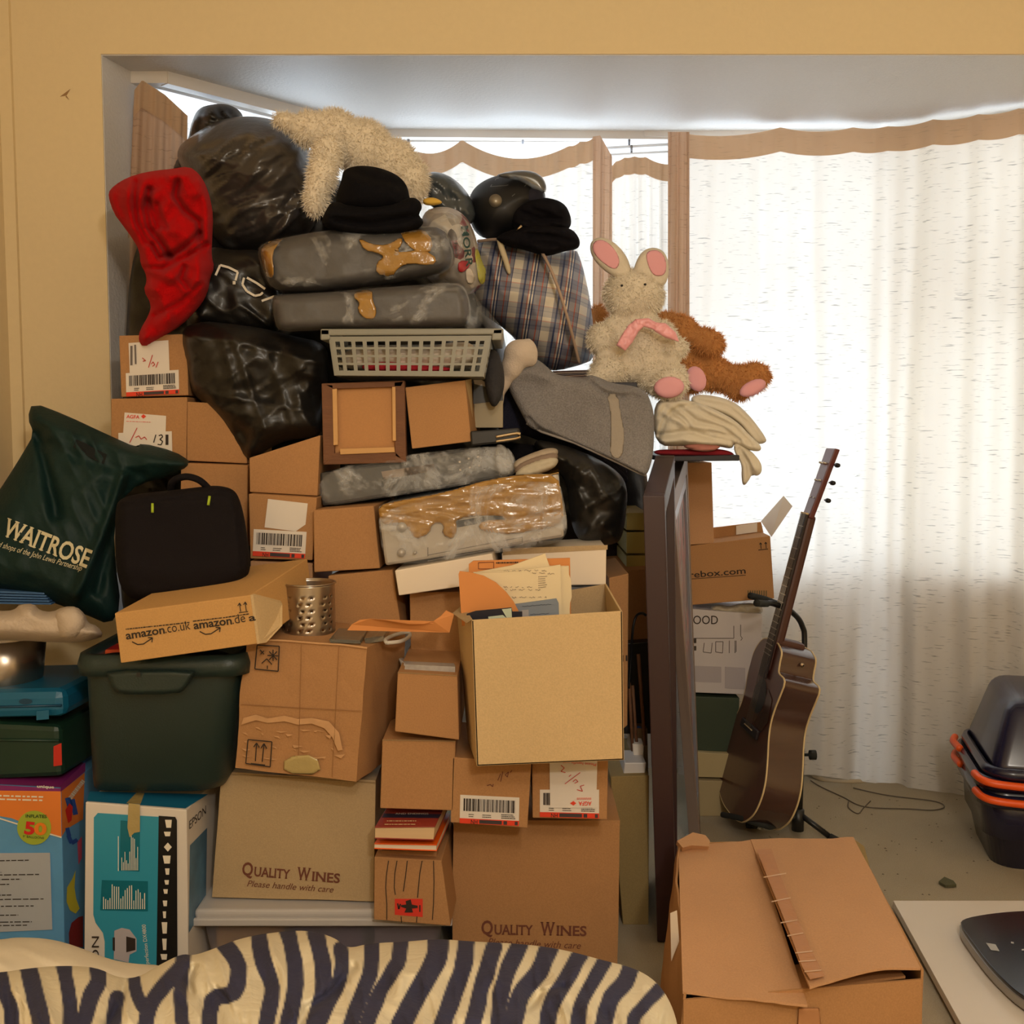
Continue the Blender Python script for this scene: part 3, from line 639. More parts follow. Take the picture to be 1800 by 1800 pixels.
# opened shipping carton (tan, printed)
AM=boxq('shipping_carton','flat tan mail-order carton with printed logos, under the black case','box',[(201,1078),(440,1046),(452,1132),(212,1166)],[2.03,2.04,2.04,2.03],.26,mat('cardboard_mailer',(196,150,92),.85,var=.08,vs=5,bump=.08,bs=350,sp=.14,spec=.2),dirv=(.25,1,.16))
s=AM.pl; INKA=mat('print_black_on_card',(46,36,26),.8)
text('amazon',s,(222,1124),(290,1113),14,INKA,AM.t,bold=.02); text('.co.uk',s,(291,1113),(335,1106),16,INKA,AM.t,bold=-.004)
text('amazon',s,(341,1106),(408,1097),14,INKA,AM.t,bold=.02); text('.de',s,(409,1097),(432,1093),16,INKA,AM.t,bold=-.004); text('a',s,(438,1092),(450,1090),12,INKA,AM.t,bold=.02)
for x0,y0,x1,y1 in ((232,1128,268,1122),(351,1110,387,1104)):
    strokes('smile_mark',s,[[(x0,y0),(x0+10,y0+5),((x0+x1)/2+2,(y0+y1)/2+7),(x1-4,y1+2),(x1,y1)],[(x1-8,y1-1),(x1,y1-1),(x1-1,y1+7)]],1.8,INKA,AM.t)
for x0,y0,x1,y1 in ((221,1106,268,1101),(270,1101,333,1094),(339,1092,390,1086),(392,1086,438,1079)): fine(s,[(x0,y0-1),(x1,y1-1),(x1,y1+1),(x0,y0+1)],AM.t,1,x0,th=1.8,off=.0016,fill=1,m=INKA)
strokes('this_way_up_arrows',s,[[(423,1075),(421,1061)],[(418,1065),(421,1060),(424,1065)],[(433,1074),(431,1060)],[(428,1063),(431,1058),(434,1063)],[(420,1077),(436,1075)]],1.4,INKA,AM.t)
f=[P(440,1046,2.04),P(470,1020,2.2),P(492,1062,2.14),P(492,1100,2.10),P(464,1130,2.06),P(452,1132,2.04)]
mk('open_flap',f+[v+Vector((.004,.004,0)) for v in f],[(0,1,2,3,4,5),(11,10,9,8,7,6)]+[(i,(i+1)%6,(i+1)%6+6,i+6) for i in range(6)],CB_L,AM.t)
f=[P(236,1058,2.2),P(430,1038,2.3),P(470,1018,2.36),P(440,1046,2.12),P(201,1078,2.1)]
# items in the green bin
ob=boxq('orange_packet','orange and red packet poking out of the green bin','packet',[(157,1143),(225,1142),(225,1160),(155,1160)],2.2,.12,mat('packet_orange',(220,84,34),.5),bevel=.004)
patch('red_top',ob.top,[(158,1142),(224,1141),(222,1134),(176,1131)],mat('packet_red',(178,20,24),.5),ob.t)
# green bin
gb=thing('storage_bin','large dark green plastic storage bin with moulded handle, on the printer carton','storage bin',P(280,1400,2.2))
GD=2.1
def bin_shell(rim,bot,D,T,th,m,parent,name):
    """rim: px TL,TR ; bot: px BL,BR ; tapered rounded bin"""
    a=P(*rim[0],D);b=P(*rim[1],D);c=P(*bot[0],D+.04);d=P(*bot[1],D+.04); z1=(a.z+b.z)/2;z0=(c.z+d.z)/2
    V=[];Fc=[]; n=8; lv=[(0,0),(.06,0),(.1,.0),(.9,1),(1,1.12)]
    def ring(x0,x1,y0,y1,z,r):
        pts=[]
        for (cx,cy,a0) in ((x1-r,y1-r,0),(x0+r,y1-r,90),(x0+r,y0+r,180),(x1-r,y0+r,270)):
            for k in range(n): an=math.radians(a0+90*k/(n-1)); pts.append((cx+r*math.cos(an),cy+r*math.sin(an),z))
        return pts
    L=[(0,z1),(0.,z1-(z1-z0)*.12),(.7,z0+.03),(1.,z0+.006),(1.3,z0)]
    rings=[]
    for t,z in L: rings.append(ring(a.x+(c.x-a.x)*t,b.x+(d.x-b.x)*t,D+.04*t,D+T-.04*t,z,.045))
    for t,z in ((1.3,z0+.004),(1.,z0+.012),(.0,z1)): 
        rings.append(ring(a.x+(c.x-a.x)*t+th,b.x+(d.x-b.x)*t-th,D+.04*t+th,D+T-.04*t-th,z,.042))
    N=4*n
    for r in rings: V+=r
    for i in range(len(rings)-1):
        if i==4: continue
        for j in range(N): Fc.append((i*N+j,i*N+(j+1)%N,(i+1)*N+(j+1)%N,(i+1)*N+j))
    for j in range(N): Fc.append(((len(rings)-1)*N+j,(len(rings)-1)*N+(j+1)%N,(j+1)%N,j))
    Fc.append(tuple(range(4*N,5*N)));Fc.append(tuple(range(5*N,6*N)))
    o=mk(name,V,Fc,m,parent,smooth=False); 
    bm=bmesh.new();bm.from_mesh(o.data);bmesh.ops.recalc_face_normals(bm,faces=bm.faces);bm.to_mesh(o.data);bm.free()
    o.data.polygons.foreach_set('use_smooth',[len(p.vertices)==4 for p in o.data.polygons]); return a,b,z1,z0
a,b,z1,z0=bin_shell([(140,1168),(416,1168)],[(153,1392),(386,1396)],GD,.40,.004,GREENP,gb,'bin_body')
r0=P(124,1154,GD-.02);r1=P(430,1154,GD-.02);r2=P(436,1190,GD-.02)
def rimring(name,x0,x1,y0,y1,z0,z1,th,m,parent,r=.045,n=8):
    V=[];Fc=[]
    def ring(e,z):
        p=[]
        for (cx,cy,a0) in ((x1-r,y1-r,0),(x0+r,y1-r,90),(x0+r,y0+r,180),(x1-r,y0+r,270)):
            for k in range(n): an=math.radians(a0+90*k/(n-1)); p.append((cx+(r-e)*math.cos(an),cy+(r-e)*math.sin(an),z))
        return p
    R=[ring(0,z0),ring(-.002,z0+(z1-z0)*.5),ring(.004,z1),ring(th,z1),ring(th,z0)];N=4*n
    for q in R: V+=q
    for i in range(5):
        for j in range(N): k=(i+1)%5; Fc.append((i*N+j,i*N+(j+1)%N,k*N+(j+1)%N,k*N+j))
    return mk(name,V,Fc,m,parent,smooth=True)
rimring('bin_rim',r0.x,r1.x,GD-.02,GD+.42,r2.z,r0.z,.022,GREENP,gb)
gp=Flat(GD-.022)
inflate('bin_handle',[(185,1178),(345,1176),(336,1195),(326,1212),(312,1220),(212,1222),(198,1212),(192,1196)],gp,.022,GREENP,gb,R=7,step=3,sm=1,back=.6)
patches('bin_catch_hole',Flat(GD-.047),[[(240,1182),(247,1182),(247,1190),(240,1190)]],BLK,gb)
# ---------------- big symbol box
Q=carton('large worn cardboard box with two black handling symbols, tape-scarred front',[(432,1122),(646,1138),(626,1373),(413,1350)],[2.12,2.10,2.10,2.12],.19,CB_O,dirv=(.33,1,.02),dent=.007,bevel=0)
s=Q.pl
for pts in ([(452,1134),(491,1136),(489,1180),(448,1176)],[(436,1300),(478,1304),(475,1348),(432,1342)]): strokes('handling_symbol_frame',s,[pts+[pts[0]]],2,INK,Q.t,off=.008)
strokes('fragile_symbol',s,[[(480,1142),(480,1162)],[(470,1152),(489,1153)],[(473,1145),(487,1160)],[(487,1145),(473,1160)],[(457,1142),(464,1150)],[(458,1150),(464,1144)],[(460,1166),(469,1158),(478,1168)],[(470,1170),(470,1176)]],1.8,INK,Q.t,off=.008)
strokes('this_way_up_arrows',s,[[(449,1338),(451,1308)],[(446,1313),(451,1306),(456,1314)],[(461,1339),(464,1309)],[(459,1315),(464,1307),(469,1316)],[(441,1342),(466,1345)]],2,INK,Q.t,off=.008)
SC_=mat('torn_card_scar',(198,152,106),.9,var=.2,vs=40)
patches('tape_tear_scar',s,[[(428,1262),(450,1256),(470,1263),(500,1258),(524,1264),(548,1262),(578,1268),(596,1288),(602,1318),(594,1320),(584,1296),(570,1280),(548,1272),(524,1274),(500,1268),(470,1271),(450,1266),(424,1274)],],SC_,Q.t,off=.007)
overlay('clear_tape_patch',[(500,1330),(556,1326),(566,1362),(498,1360)],Plane(Q.f[0]-Vector((0,.006,0)),Q.f[1]-Vector((0,.006,0)),Q.f[3]-Vector((0,.006,0))),CTAPE,Q.t)
tb=[P(440,1120,2.1),P(645,1135,2.08),P(720,1128,2.4),P(520,1116,2.4)]
strokes('crease_line',s,[[(530,1132),(524,1362)],[(596,1136),(584,1366)],[(424,1238),(520,1244),(636,1250)]],1.2,mat('card_crease',(150,106,66),.9),Q.t,off=.007)
r5=random.Random(5)
patches('scuff_marks',s,[[(x,y),(x+r5.uniform(4,22),y+r5.uniform(-2,3)),(x+r5.uniform(2,16),y+r5.uniform(2,6))] for x,y in [(r5.uniform(424,590),r5.uniform(1275,1335)) for _ in range(26)]],SC_,Q.t,off=.0065)
strokes('torn_top_edge',s,[[(433,1124),(500,1126),(560,1131),(600,1133),(645,1139)]],3,SC_,Q.t,off=.006)
# ---------------- wine cartons
def wine(B,x0,y0,x1,y1,hh,sub0,sub1,hs):
    s=B.pl; n=11; 
    def at(u): return (x0+(x1-x0)*u,y0+(y1-y0)*u)
    text('Q',s,at(0),at(.11),hh*1.2,INKB,B.t,bold=.022,serif=True);text('UALITY',s,at(.12),at(.49),hh*.85,INKB,B.t,bold=.022,serif=True);text('W',s,at(.56),at(.70),hh*1.15,INKB,B.t,bold=.022,serif=True);text('INES',s,at(.71),at(1),hh*.85,INKB,B.t,bold=.022,serif=True)
    text('Please handle with care',s,sub0,sub1,hs,INKB,B.t,shear=.3)
WL=carton('left wine carton, greyish card, standing on the clear storage tub',[(389,1356),(660,1372),(657,1608),(373,1590)],[2.19,2.17,2.17,2.19],.33,CB_G,dent=.002,bevel=0,zb=LZ+.004)
wine(WL,425,1538,597,1552,19,(434,1558),(586,1569),11)
strokes('top_flap_edge',WL.pl,[[(389,1360),(660,1376)]],1.2,CB_IN,WL.t,off=.004)
WR=carton('tallest wine carton standing on the floor beside the bed',[(797,1442),(1090,1442),(1086,1690),(795,1680)],2.22,.34,CB_O,zb=0,dent=.002,bevel=0,name='cardboard_box')
wine(WR,846,1642,1031,1645,20,(857,1661),(1021,1668),12)
# lined box + books
YB=boxq('cardboard_box','small open box with wavy pen lines and a red label, books on top','box',[(658,1506),(776,1513),(792,1628),(657,1617)],[2.1,2.1,2.1,2.1],.22,CB_O,dirv=(.05,1,0))
s=YB.pl
strokes('pen_lines',s,[[(683,1513),(679,1540),(678,1560),(680,1590),(680,1617)],[(698,1513),(694,1535),(693,1560),(695,1573)],[(716,1513),(713,1540),(709,1567)],[(742,1513),(738,1535),(734,1578)],[(762,1513),(763,1550),(762,1590),(760,1617)],[(705,1611),(706,1622)],[(733,1611),(732,1622)]],1.5,INK,YB.t)
rl=patch('red_label',s,[(694,1580),(743,1580),(743,1612),(694,1608)],mat('label_red_orange',(218,56,38),.6),YB.t)
patches('label_picture',s,[[(713,1584),(722,1581),(724,1590),(734,1592),(734,1596),(724,1597),(726,1604),(711,1604),(714,1597),(705,1594),(705,1591),(714,1590)],line((699,1588),(701,1598),2.5),line((701,1598),(704,1589),2.5),line((738,1591),(738,1603),2)],INK,rl,off=.0026)
def book(label,q,D,T,mcov,mpage,title=None):
    B=boxq('book',label,'book',q,D,T,mpage,bevel=.0008,part='pages',dirv=(.10,1,.0))
    f=[B.f[0]+Vector((0,-.002,.0022)),B.f[1]+Vector((.001,-.002,.0022)),B.f[1]+Vector((.001,-.002,.0004)),B.f[0]+Vector((0,-.002,.0004))]
    B.cover=cub('cover',f,ext(f,Vector((.10,1,0)).normalized()*(T+.002)),mcov,B.t,bevel=.0004); B.cpl=Plane(f[0],f[1],f[0]+Vector((.1,1,0)))
    f=[B.f[3]+Vector((0,-.002,.001)),B.f[2]+Vector((.001,-.002,.001)),B.f[2]+Vector((.001,-.002,-.0008)),B.f[3]+Vector((0,-.002,-.0008))]
    cub('cover',f,ext(f,Vector((.10,1,0)).normalized()*(T+.002)),mcov,B.t,bevel=.0004); return B
PG=mat('book_pages_cream',(214,180,136),.9,stretch=(1,1,60),var=.08,vs=8); PGW=mat('book_pages_white',(222,206,182),.9,stretch=(1,1,60),var=.06,vs=8)
b1=book('thick paperback with dark red and navy cover, topmost of the small stack',[(659,1455),(764,1454),(762,1476),(659,1473)],2.06,.16,mat('cover_dark_red',(150,56,44),.4),PG)
patch('navy_cover_band',b1.cpl,[(675,1430),(776,1431),(771,1438),(671,1437)],mat('cover_navy',(44,40,58),.4),b1.t,off=.0008)
text('AND ENDINGS',b1.cpl,(695,1431.5),(753,1431.5),2.8,WHT,b1.t,off=.002); fine(b1.cpl,[(682,1440),(744,1440),(738,1452),(674,1452)],b1.t,2,7,m=PG,th=1.6,off=.002)
b2=book('bright orange paperback under the dark red one',[(658,1484),(767,1486),(767,1495),(658,1491)],2.07,.17,mat('cover_bright_orange',(242,96,16),.4),PGW)
b3=book('brown paperback at the bottom of the book stack, inside the lined box',[(670,1495),(768,1497),(767,1512),(670,1508)],2.12,.16,mat('cover_brown',(120,80,54),.5),mat('pages_tan',(160,116,76),.9))
# middle column boxes
U=carton('plain cardboard box between the worn box and the photo-paper carton',[(672,1300),(801,1302),(797,1425),(668,1421)],2.1,.3,CB_O)
strokes('open_top_edge',U.pl,[[(672,1301),(801,1303)]],1.6,CB_IN,U.t)
V1=carton('photographic carton whose bar-code label shows a red band, left of the pair',[(795,1331),(934,1342),(927,1456),(792,1446)],2.1,.26,CB_O)
agfa_label(V1,[(809,1397),(913,1402),(912,1452),(808,1447)],11)
strokes('handwriting',V1.pl,[[(856,1381),(862,1379),(866,1383),(867,1378)],[(875,1372),(880,1360)],[(880,1374),(884,1356)],[(888,1362),(894,1357),(892,1366),(888,1362)],[(897,1358),(900,1354)]],1.3,INKB,V1.t)
W1=carton('photographic carton with a white paper note, right of the pair under the open box',[(935,1338),(1069,1336),(1067,1441),(936,1438)],2.12,.26,CB_O)
agfa_label(W1,[(949,1388),(1053,1388),(1053,1439),(949,1436)],12)
nt_=patch('paper_note',W1.pl,[(966,1338),(1050,1336),(1048,1420),(967,1420)],WH,W1.t,off=.0035)
text('AGFA',W1.pl,(1040,1409),(1017,1409),7,RED,nt_,off=.005,bold=.02)
patches('red_logo_diamond',W1.pl,[[(1008,1408),(1013,1412),(1008,1416),(1002,1412)]],RED,nt_,off=.005)
fine(W1.pl,[(1014,1402),(1042,1402),(1042,1406),(1014,1406)],nt_,2,5,m=RED,th=.9,off=.005)
strokes('handwriting',W1.pl,[[(1014,1388),(1024,1391),(1020,1382),(1027,1380)],[(993,1378),(1020,1358)],[(986,1345),(992,1350),(986,1356),(994,1358)],[(1000,1365),(1004,1362)],[(1007,1374),(1012,1370),(1016,1374),(1010,1377)]],1.2,INKR,nt_,off=.005)
text('Please handle with',W1.pl,(1048,1342),(988,1337),5,RED,nt_,off=.005)
TT=carton('small open box packed with clear plastic cases',[(699,1181),(804,1187),(807,1301),(694,1286)],2.08,.28,CB_O)
CDM=mat('clear_case_edges',(172,166,160),.25,var=.4,vs=60,stretch=(1,12,1))
for i in range(6):
    D=2.105+i*.03; f=quad([(712-i*2.2,1168-i*2),(800-i,1172-i*2),(800,1190),(710,1186)],D)
    mk('plastic_case',f+ext(f,(0,.011,0)),CUBF,CDM,None,label='clear plastic disc case filed upright in the small open box',cat='disc case',group='disc cases in the small open box')
strokes('open_top_edge',TT.pl,[[(699,1182),(804,1188)]],1.6,CB_IN,TT.t)
I1=carton('box behind the steel utensil drainer',[(577,1012),(690,1001),(707,1118),(575,1132)],2.3,.3,CB_O,dirv=(.1,1,0))
J1=carton('box directly behind the curved orange folder, left of the open light box',[(720,1042),(812,1040),(812,1155),(722,1155)],2.3,.3,CB_O)
J2=carton('wide low box above the disc cases, partly in shadow',[(722,1120),(812,1118),(812,1180),(722,1180)],2.34,.26,CB_O)
H1=carton('square blank box leaning beside the label carton, left of the taped silver unit',[(551,897),(657,889),(668,999),(552,1006)],2.3,.3,CB_O,dirv=(.04,1,0))
F1=carton('label carton with red band, below the slanted-top box',[(437,868),(557,875),(549,985),(440,982)],2.33,.28,CB_O)
agfa_label(F1,[(446,930),(539,935),(536,982),(444,977)],14)
patch('torn_paper_label',F1.pl,[(471,877),(541,885),(537,922),(520,934),(465,927)],WH,F1.t,off=.002)
G1=carton('cardboard box edge showing under the label carton',[(440,986),(550,990),(549,1058),(440,1056)],2.34,.26,CB_P)
E1=carton('cardboard box with a sloping top corner under the hanging bin bag',[(438,805),(563,765),(558,872),(439,865)],2.36,.3,CB_O)
D1_=carton('box between the green bag and the black case, behind the case handle',[(318,814),(436,818),(434,962),(316,962)],2.42,.26,CB_O)
C1=carton('cardboard box left of the pointed tip of the bin bag',[(329,706),(432,712),(434,815),(328,810)],2.46,.26,CB_O)
B1_=carton('photographic carton marked 13 in black pen',[(195,701),(329,698),(327,812),(195,812)],2.46,.26,CB_O)
lb=patch('paper_note',B1_.pl,[(219,725),(292,731),(291,764),(216,768)],WH,B1_.t,off=.002)
text('AGFA',B1_.pl,(222,735),(245,736),6,RED,lb,off=.003,bold=.02); patches('red_logo_diamond',B1_.pl,[[(252,728),(257,732),(252,736),(248,732)]],RED,lb,off=.003); fine(B1_.pl,[(222,739),(276,741),(276,744),(222,742)],lb,1,3,m=RED,th=.8,off=.003)
l2=patch('shipping_label',B1_.pl,[(208,761),(302,758),(303,800),(208,800)],WH,B1_.t,off=.003)
strokes('handwritten_number',B1_.pl,[[(274,764),(270,778)],[(279,766),(284,764),(286,768),(281,772),(286,776),(283,782),(277,781)]],1.8,INK,l2,off=.0045)
strokes('red_handwriting',B1_.pl,[[(241,752),(228,778)],[(238,769),(244,766),(248,772),(254,768),(258,773)]],1.4,INKR,l2,off=.0045)
patches('small_barcode',B1_.pl,[[(291,764),(296,764),(296,782),(291,782)]],INK,l2,off=.0045)
A1_=carton('uppermost photographic carton, under the red cloth',[(209,590),(328,587),(331,695),(213,698)],2.48,.26,CB_O)
patch('paper_note',A1_.pl,[(226,603),(296,598),(298,652),(228,656)],WH,A1_.t,off=.002)
agfa_label(A1_,[(221,656),(314,650),(315,692),(222,697)],15)
strokes('red_handwriting',A1_.pl,[[(250,629),(256,634),(251,635)],[(261,646),(268,624)],[(266,640),(269,636),(272,641),(268,644)],[(274,646),(278,636)]],1.4,INKR,A1_.t,off=.004)
patches('vertical_print',A1_.pl,[[(229,608),(233,608),(233,642),(229,642)],[(236,606),(239,606),(240,640),(237,640)]],mat('print_mid_grey',(110,100,96),.7),A1_.t,off=.004)
# white slim boxes
WB1=boxq('white_carton','slim white carton lying tilted in front of the box pile','box',[(694,1003),(865,973),(874,1022),(701,1047)],2.24,.2,mat('white_card',(232,216,194),.6,var=.03),dirv=(.05,1,0))
WB2=boxq('white_foam_slab','white foam slab carton behind the papers, right of the tilted white one','box',[(882,972),(1066,962),(1065,1028),(884,1030)],2.3,.2,mat('white_card',(232,216,194)),)
patch('grey_card_top',WB2.pl,[(884,964),(1068,958),(1068,966),(884,976)],CB_G,WB2.t,off=.001)
# ---------------- open light box with papers
OB=thing('open_cardboard_box','big open light-tan cardboard box full of papers, centre of the pile','box',P(960,1345,2.15))
fq=quad([(829,1090),(1094,1074),(1097,1336),(838,1347)],[2.0,2.0,2.0,2.0])
bk=[Vector((v.x-.02 if i in(0,3) else v.x+.0,v.y+.27,v.z+.0)) for i,v in enumerate(fq)]; bk[0]=P(803,1072,2.22);bk[3]=P(822,1300,2.22);bk[1]=P(1066,1026,2.27);bk[2]=P(1085,1290,2.27)
th=Vector((0,.004,0))
cub('front_panel',fq,ext(fq,th),CB_L,OB,bevel=.001)
l4=[bk[0],fq[0],fq[3],bk[3]];cub('side_panel',l4,ext(l4,(.004,0,0)),CB_L,OB,bevel=.001)
l4=[fq[1],bk[1],bk[2],fq[2]];cub('side_panel',l4,ext(l4,(-.004,0,0)),CB_L,OB,bevel=.001)
l4=[bk[0],bk[1],bk[2],bk[3]];cub('back_panel',l4,ext(l4,(0,-.004,0)),CB_G,OB,bevel=.001)
l4=[fq[3],fq[2],bk[2],bk[3]];cub('bottom_panel',l4,ext(l4,(0,0,.004)),CB_L,OB,bevel=.001)
l4=[P(795,1078,2.12),P(812,1064,2.2),P(828,1090,1.998),P(820,1095,2.0)];cub('torn_flap',l4,ext(l4,(.003,.003,0)),CB_G,OB,bevel=0)
def sheet(name,label,cat,pts,D,m,T=.004,group=None,parts=None):
    f=[P(x,y,D) for x,y in pts];n=len(f)
    return mk(name,f+ext(f,(0,T,0)),[tuple(range(n)),tuple(range(2*n-1,n-1,-1))]+[(i,i+n,(i+1)%n+n,(i+1)%n) for i in range(n)],m,None,label=label,cat=cat,group=group)
MAN=mat('manila_orange',(214,140,76),.8,var=.05)
def thicksheet(name,label,cat,pts,D,m,T): 
    t=thing(name,label,cat,P(sum(p[0] for p in pts)/len(pts),max(p[1] for p in pts),D)); f=[P(x,y,D) for x,y in pts];n=len(f)
    o=mk('sheet',f+ext(f,(0,T,0)),[tuple(range(n)),tuple(range(2*n-1,n-1,-1))]+[(i,i+n,(i+1)%n+n,(i+1)%n) for i in range(n)],m,t); return t,Plane(f[0],f[1],f[-1])
mf,mpl=thicksheet('manila_folder','orange manila folder standing behind the handwritten sheets','folder',[(824,992),(832,986),(1002,981),(1004,1100),(824,1100)],2.16,MAN,.006)
strokes('stamp_box',mpl,[[(841,989),(868,988),(868,1000),(841,1000),(841,989)]],1,INKB,mf); fine(mpl,[(872,987),(911,986),(911,991),(872,992)],mf,1,7,th=2.4,off=.002,fill=1)
PAP=mat('writing_paper',(232,212,172),.85,var=.04); 
ps=thing('paper_stack','pile of cream handwritten letters standing upright in the open box','papers',P(915,1100,2.15))
for i,pts in enumerate([[(835,1006),(900,994),(958,973),(966,995),(1000,995),(1002,1100),(835,1100)],[(832,1006),(920,1000),(995,996),(1004,1020),(1005,1050),(1002,1060),(1000,1100),(832,1100)],[(828,1008),(900,1005),(985,993),(988,1100),(828,1100)]]):
    f=[P(x,y,2.15-i*.012) for x,y in pts];n=len(f)
    mk('letter_sheet',f+ext(f,(0,.005,0)),[tuple(range(n)),tuple(range(2*n-1,n-1,-1))]+[(i,i+n,(i+1)%n+n,(i+1)%n) for i in range(n)],PAP,ps)
pp=Flat(2.126); r_=random.Random(9)
hw=[]
for (x0,y0,x1) in ((885,1032,940),(888,1037,945),(900,1050,965),(885,1003,960),(935,1008,965)):
    x=x0
    while x<x1:
        l=r_.uniform(5,14); pts=[(x+k*1.5,y0+r_.uniform(-1.5,1.5)) for k in range(int(l/1.5))]; hw.append(pts) if len(pts)>1 else None; x+=l+3
strokes('pen_handwriting',pp,hw,.6,mat('faded_ink',(140,124,110),.8),ps); fine(pp,[(946,1012),(962,1011),(962,1033),(946,1035)],ps,6,2,th=.9,m=mat('faded_ink',(140,124,110)),off=.0016)
bs,bpl=thicksheet('blue_letter','grey-blue handwritten notepaper in front of the cream letters','paper',[(905,1062),(978,1052),(982,1060),(983,1100),(905,1100)],2.12,mat('blue_grey_paper',(134,142,152),.85),.003)
strokes('pen_handwriting',bpl,[[(918+k*3,1066-k*.25+r_.uniform(-1,1)) for k in range(18)],[(932+k*3,1080-k*.1+r_.uniform(-1,1)) for k in range(12)],[(930+k*3,1090+r_.uniform(-1,1)) for k in range(15)]],.7,mat('blue_ink',(70,80,96),.8),bs)
cf,cpl=thicksheet('curved_folder','orange card wallet with a curved cut edge, at the left of the open box','folder',[(806,1009),(808,1004),(826,1006),(850,1012),(872,1024),(890,1041),(903,1058),(912,1075),(914,1100),(812,1100)],2.10,MAN,.003)
nv,npl=thicksheet('navy_booklet','navy booklet with pale picture corner, at the front of the open box','booklet',[(820,1079),(836,1074),(899,1068),(901,1075),(918,1075),(918,1104),(822,1098)],2.06,mat('cover_navy2',(28,28,42),.4),.003)
patches('pale_picture',npl,[[(882,1071),(899,1069),(900,1090),(893,1090)],[(858,1084),(884,1081),(897,1092),(860,1094)]],mat('pale_mint_print',(196,206,180),.6),nv)
gy,_=thicksheet('grey_card','small light grey card leaning beside the navy booklet','card',[(917,1073),(929,1072),(930,1104),(917,1104)],2.075,mat('grey_card',(166,160,160),.7),.002)
# curved orange folder edge spilling to the left
cs=thing('wavy_manila_card','wavy strip of orange card lying over the worn box, left of the open box','card',P(700,1112,2.1))
f=[(610,1108),(618,1098),(632,1090),(650,1088),(675,1090),(700,1094),(720,1097),(745,1097),(762,1092),(775,1083),(784,1073),(798,1080),(794,1096),(790,1112)]
v=[P(x,y,2.09+.015*math.sin(x/30)) for x,y in f];n=len(v); mk('card_strip',v+ext(v,(0,.004,.0)),[tuple(range(n)),tuple(range(2*n-1,n-1,-1))]+[(i,i+n,(i+1)%n+n,(i+1)%n) for i in range(n)],MAN,cs)
# steel drainer
dc=P(544,1122,2.22); dr=PXX(0,0,2.22)*46; dh=P(0,1024,2.22).z-dc.z
dn=thing('utensil_drainer','perforated stainless steel utensil drainer standing on the worn box','utensil holder',dc)
V=[];Fc=[];N=56;R=26
hm=[[0]*N for _ in range(R)]
for j in range(R+1):
    for i in range(N): a=2*math.pi*i/N; V.append(dc+Vector((dr*math.cos(a),dr*math.sin(a),dh*j/R)))
hol=set()
for k in range(7):
    c0=k*8
    for row,offs in ((5,(0,3)),(8,(1,4)),(11,(0,3)),(14,(1,4)),(17,(0,3)),(20,(1,4))):
        for o_ in offs: hol.add((row,(c0+o_)%N))
for j in range(R):
    for i in range(N):
        if (j,i) in hol: continue
        Fc.append((j*N+i,j*N+(i+1)%N,(j+1)*N+(i+1)%N,(j+1)*N+i))
o=mk('perforated_cylinder',V,Fc,STEEL,dn,smooth=True); so=o.modifiers.new('th','SOLIDIFY');so.thickness=.0012
ring=[dc+Vector(((dr+.001)*math.cos(a),(dr+.001)*math.sin(a),dh)) for a in np.linspace(0,2*math.pi,49)]; tube('rolled_rim',ring,.0022,STEEL,dn,res=8)
lathe('drainer_base',dc,[(0,.001),(dr,.001),(dr,.006),(0,.004)],STEEL,dn)
inflate('added_dark_fill',[(150,1150),(200,1140),(300,1138),(400,1142),(415,1165),(400,1200),(160,1200)],2.28,.12,BLKM,None,R=25,noise=.02,label='dark clothes filling the dark green storage bin',cat='clothing')  # added dark filler, covers the pale highlights on the bin's inner wall
# glass dish + spectacles edge on the worn box
GLS=mat('greenish_glass',(180,186,176),.08,trans=.8,var=.05)
sp=thing('picture_glass','stacked glass picture plates poking out of the worn box top','glass plates',P(600,1130,2.2))
f=quad([(578,1124),(632,1126),(634,1132),(580,1130)],2.12);cub('glass_plate',f,ext(f,(0,.12,0)),GLS,sp,bevel=.001)
f=quad([(640,1122),(675,1118),(676,1127),(642,1132)],2.14);cub('glass_plate',f,ext(f,(0,.1,0)),GLS,sp,bevel=.001)
tube('spectacle_frame',crv([P(680,1130,2.12),P(678,1124,2.14),P(695,1116,2.2),P(716,1112,2.24),P(720,1118,2.22),P(705,1127,2.14),P(680,1130,2.12)],6),.004,mat('pale_plastic_frame',(200,192,180),.35),None,label='pale oval plastic frame lying at the right corner of the worn box top',cat='plastic frame')
# ================================================================== UPPER PILE
# picture frame seen from the back
WD=mat('brown_frame_wood',(112,72,44),.7,var=.25,vs=10,stretch=(1,1,6),bump=.3,bs=60); HB=mat('hardboard',(186,134,84),.85,var=.06,sp=.1,bs=300); LW=mat('pale_batten_wood',(206,158,100),.7,var=.1,stretch=(1,1,8))
pf=thing('framed_picture','back of a brown wooden picture frame with hardboard panel and pale battens','picture frame',P(640,818,2.4))
FD=2.36
def pxbox(name,q,D,T,m,parent,bevel=.001,**k):
    f=quad(q,D); return cub(name,f,ext(f,(0,T,0)),m,parent,bevel=bevel,**k)
pxbox('hardboard_panel',[(584,674),(694,672),(698,798),(588,800)],FD+.012,.005,HB,pf)
for q in ([(565,674),(711,669),(706,680),(584,684)],[(565,674),(586,676),(588,802),(568,817)],[(692,671),(711,669),(714,813),(694,802)],[(588,796),(696,794),(714,813),(568,817)]): pxbox('frame_rail',q,FD,.03,WD,pf,bevel=.002)
for q in ([(584,684),(592,683),(594,782),(586,783)],[(689,680),(695,680),(696,775),(690,775)],[(597,789),(693,786),(694,795),(598,799)]): pxbox('batten',q,FD-.004,.012,LW,pf)
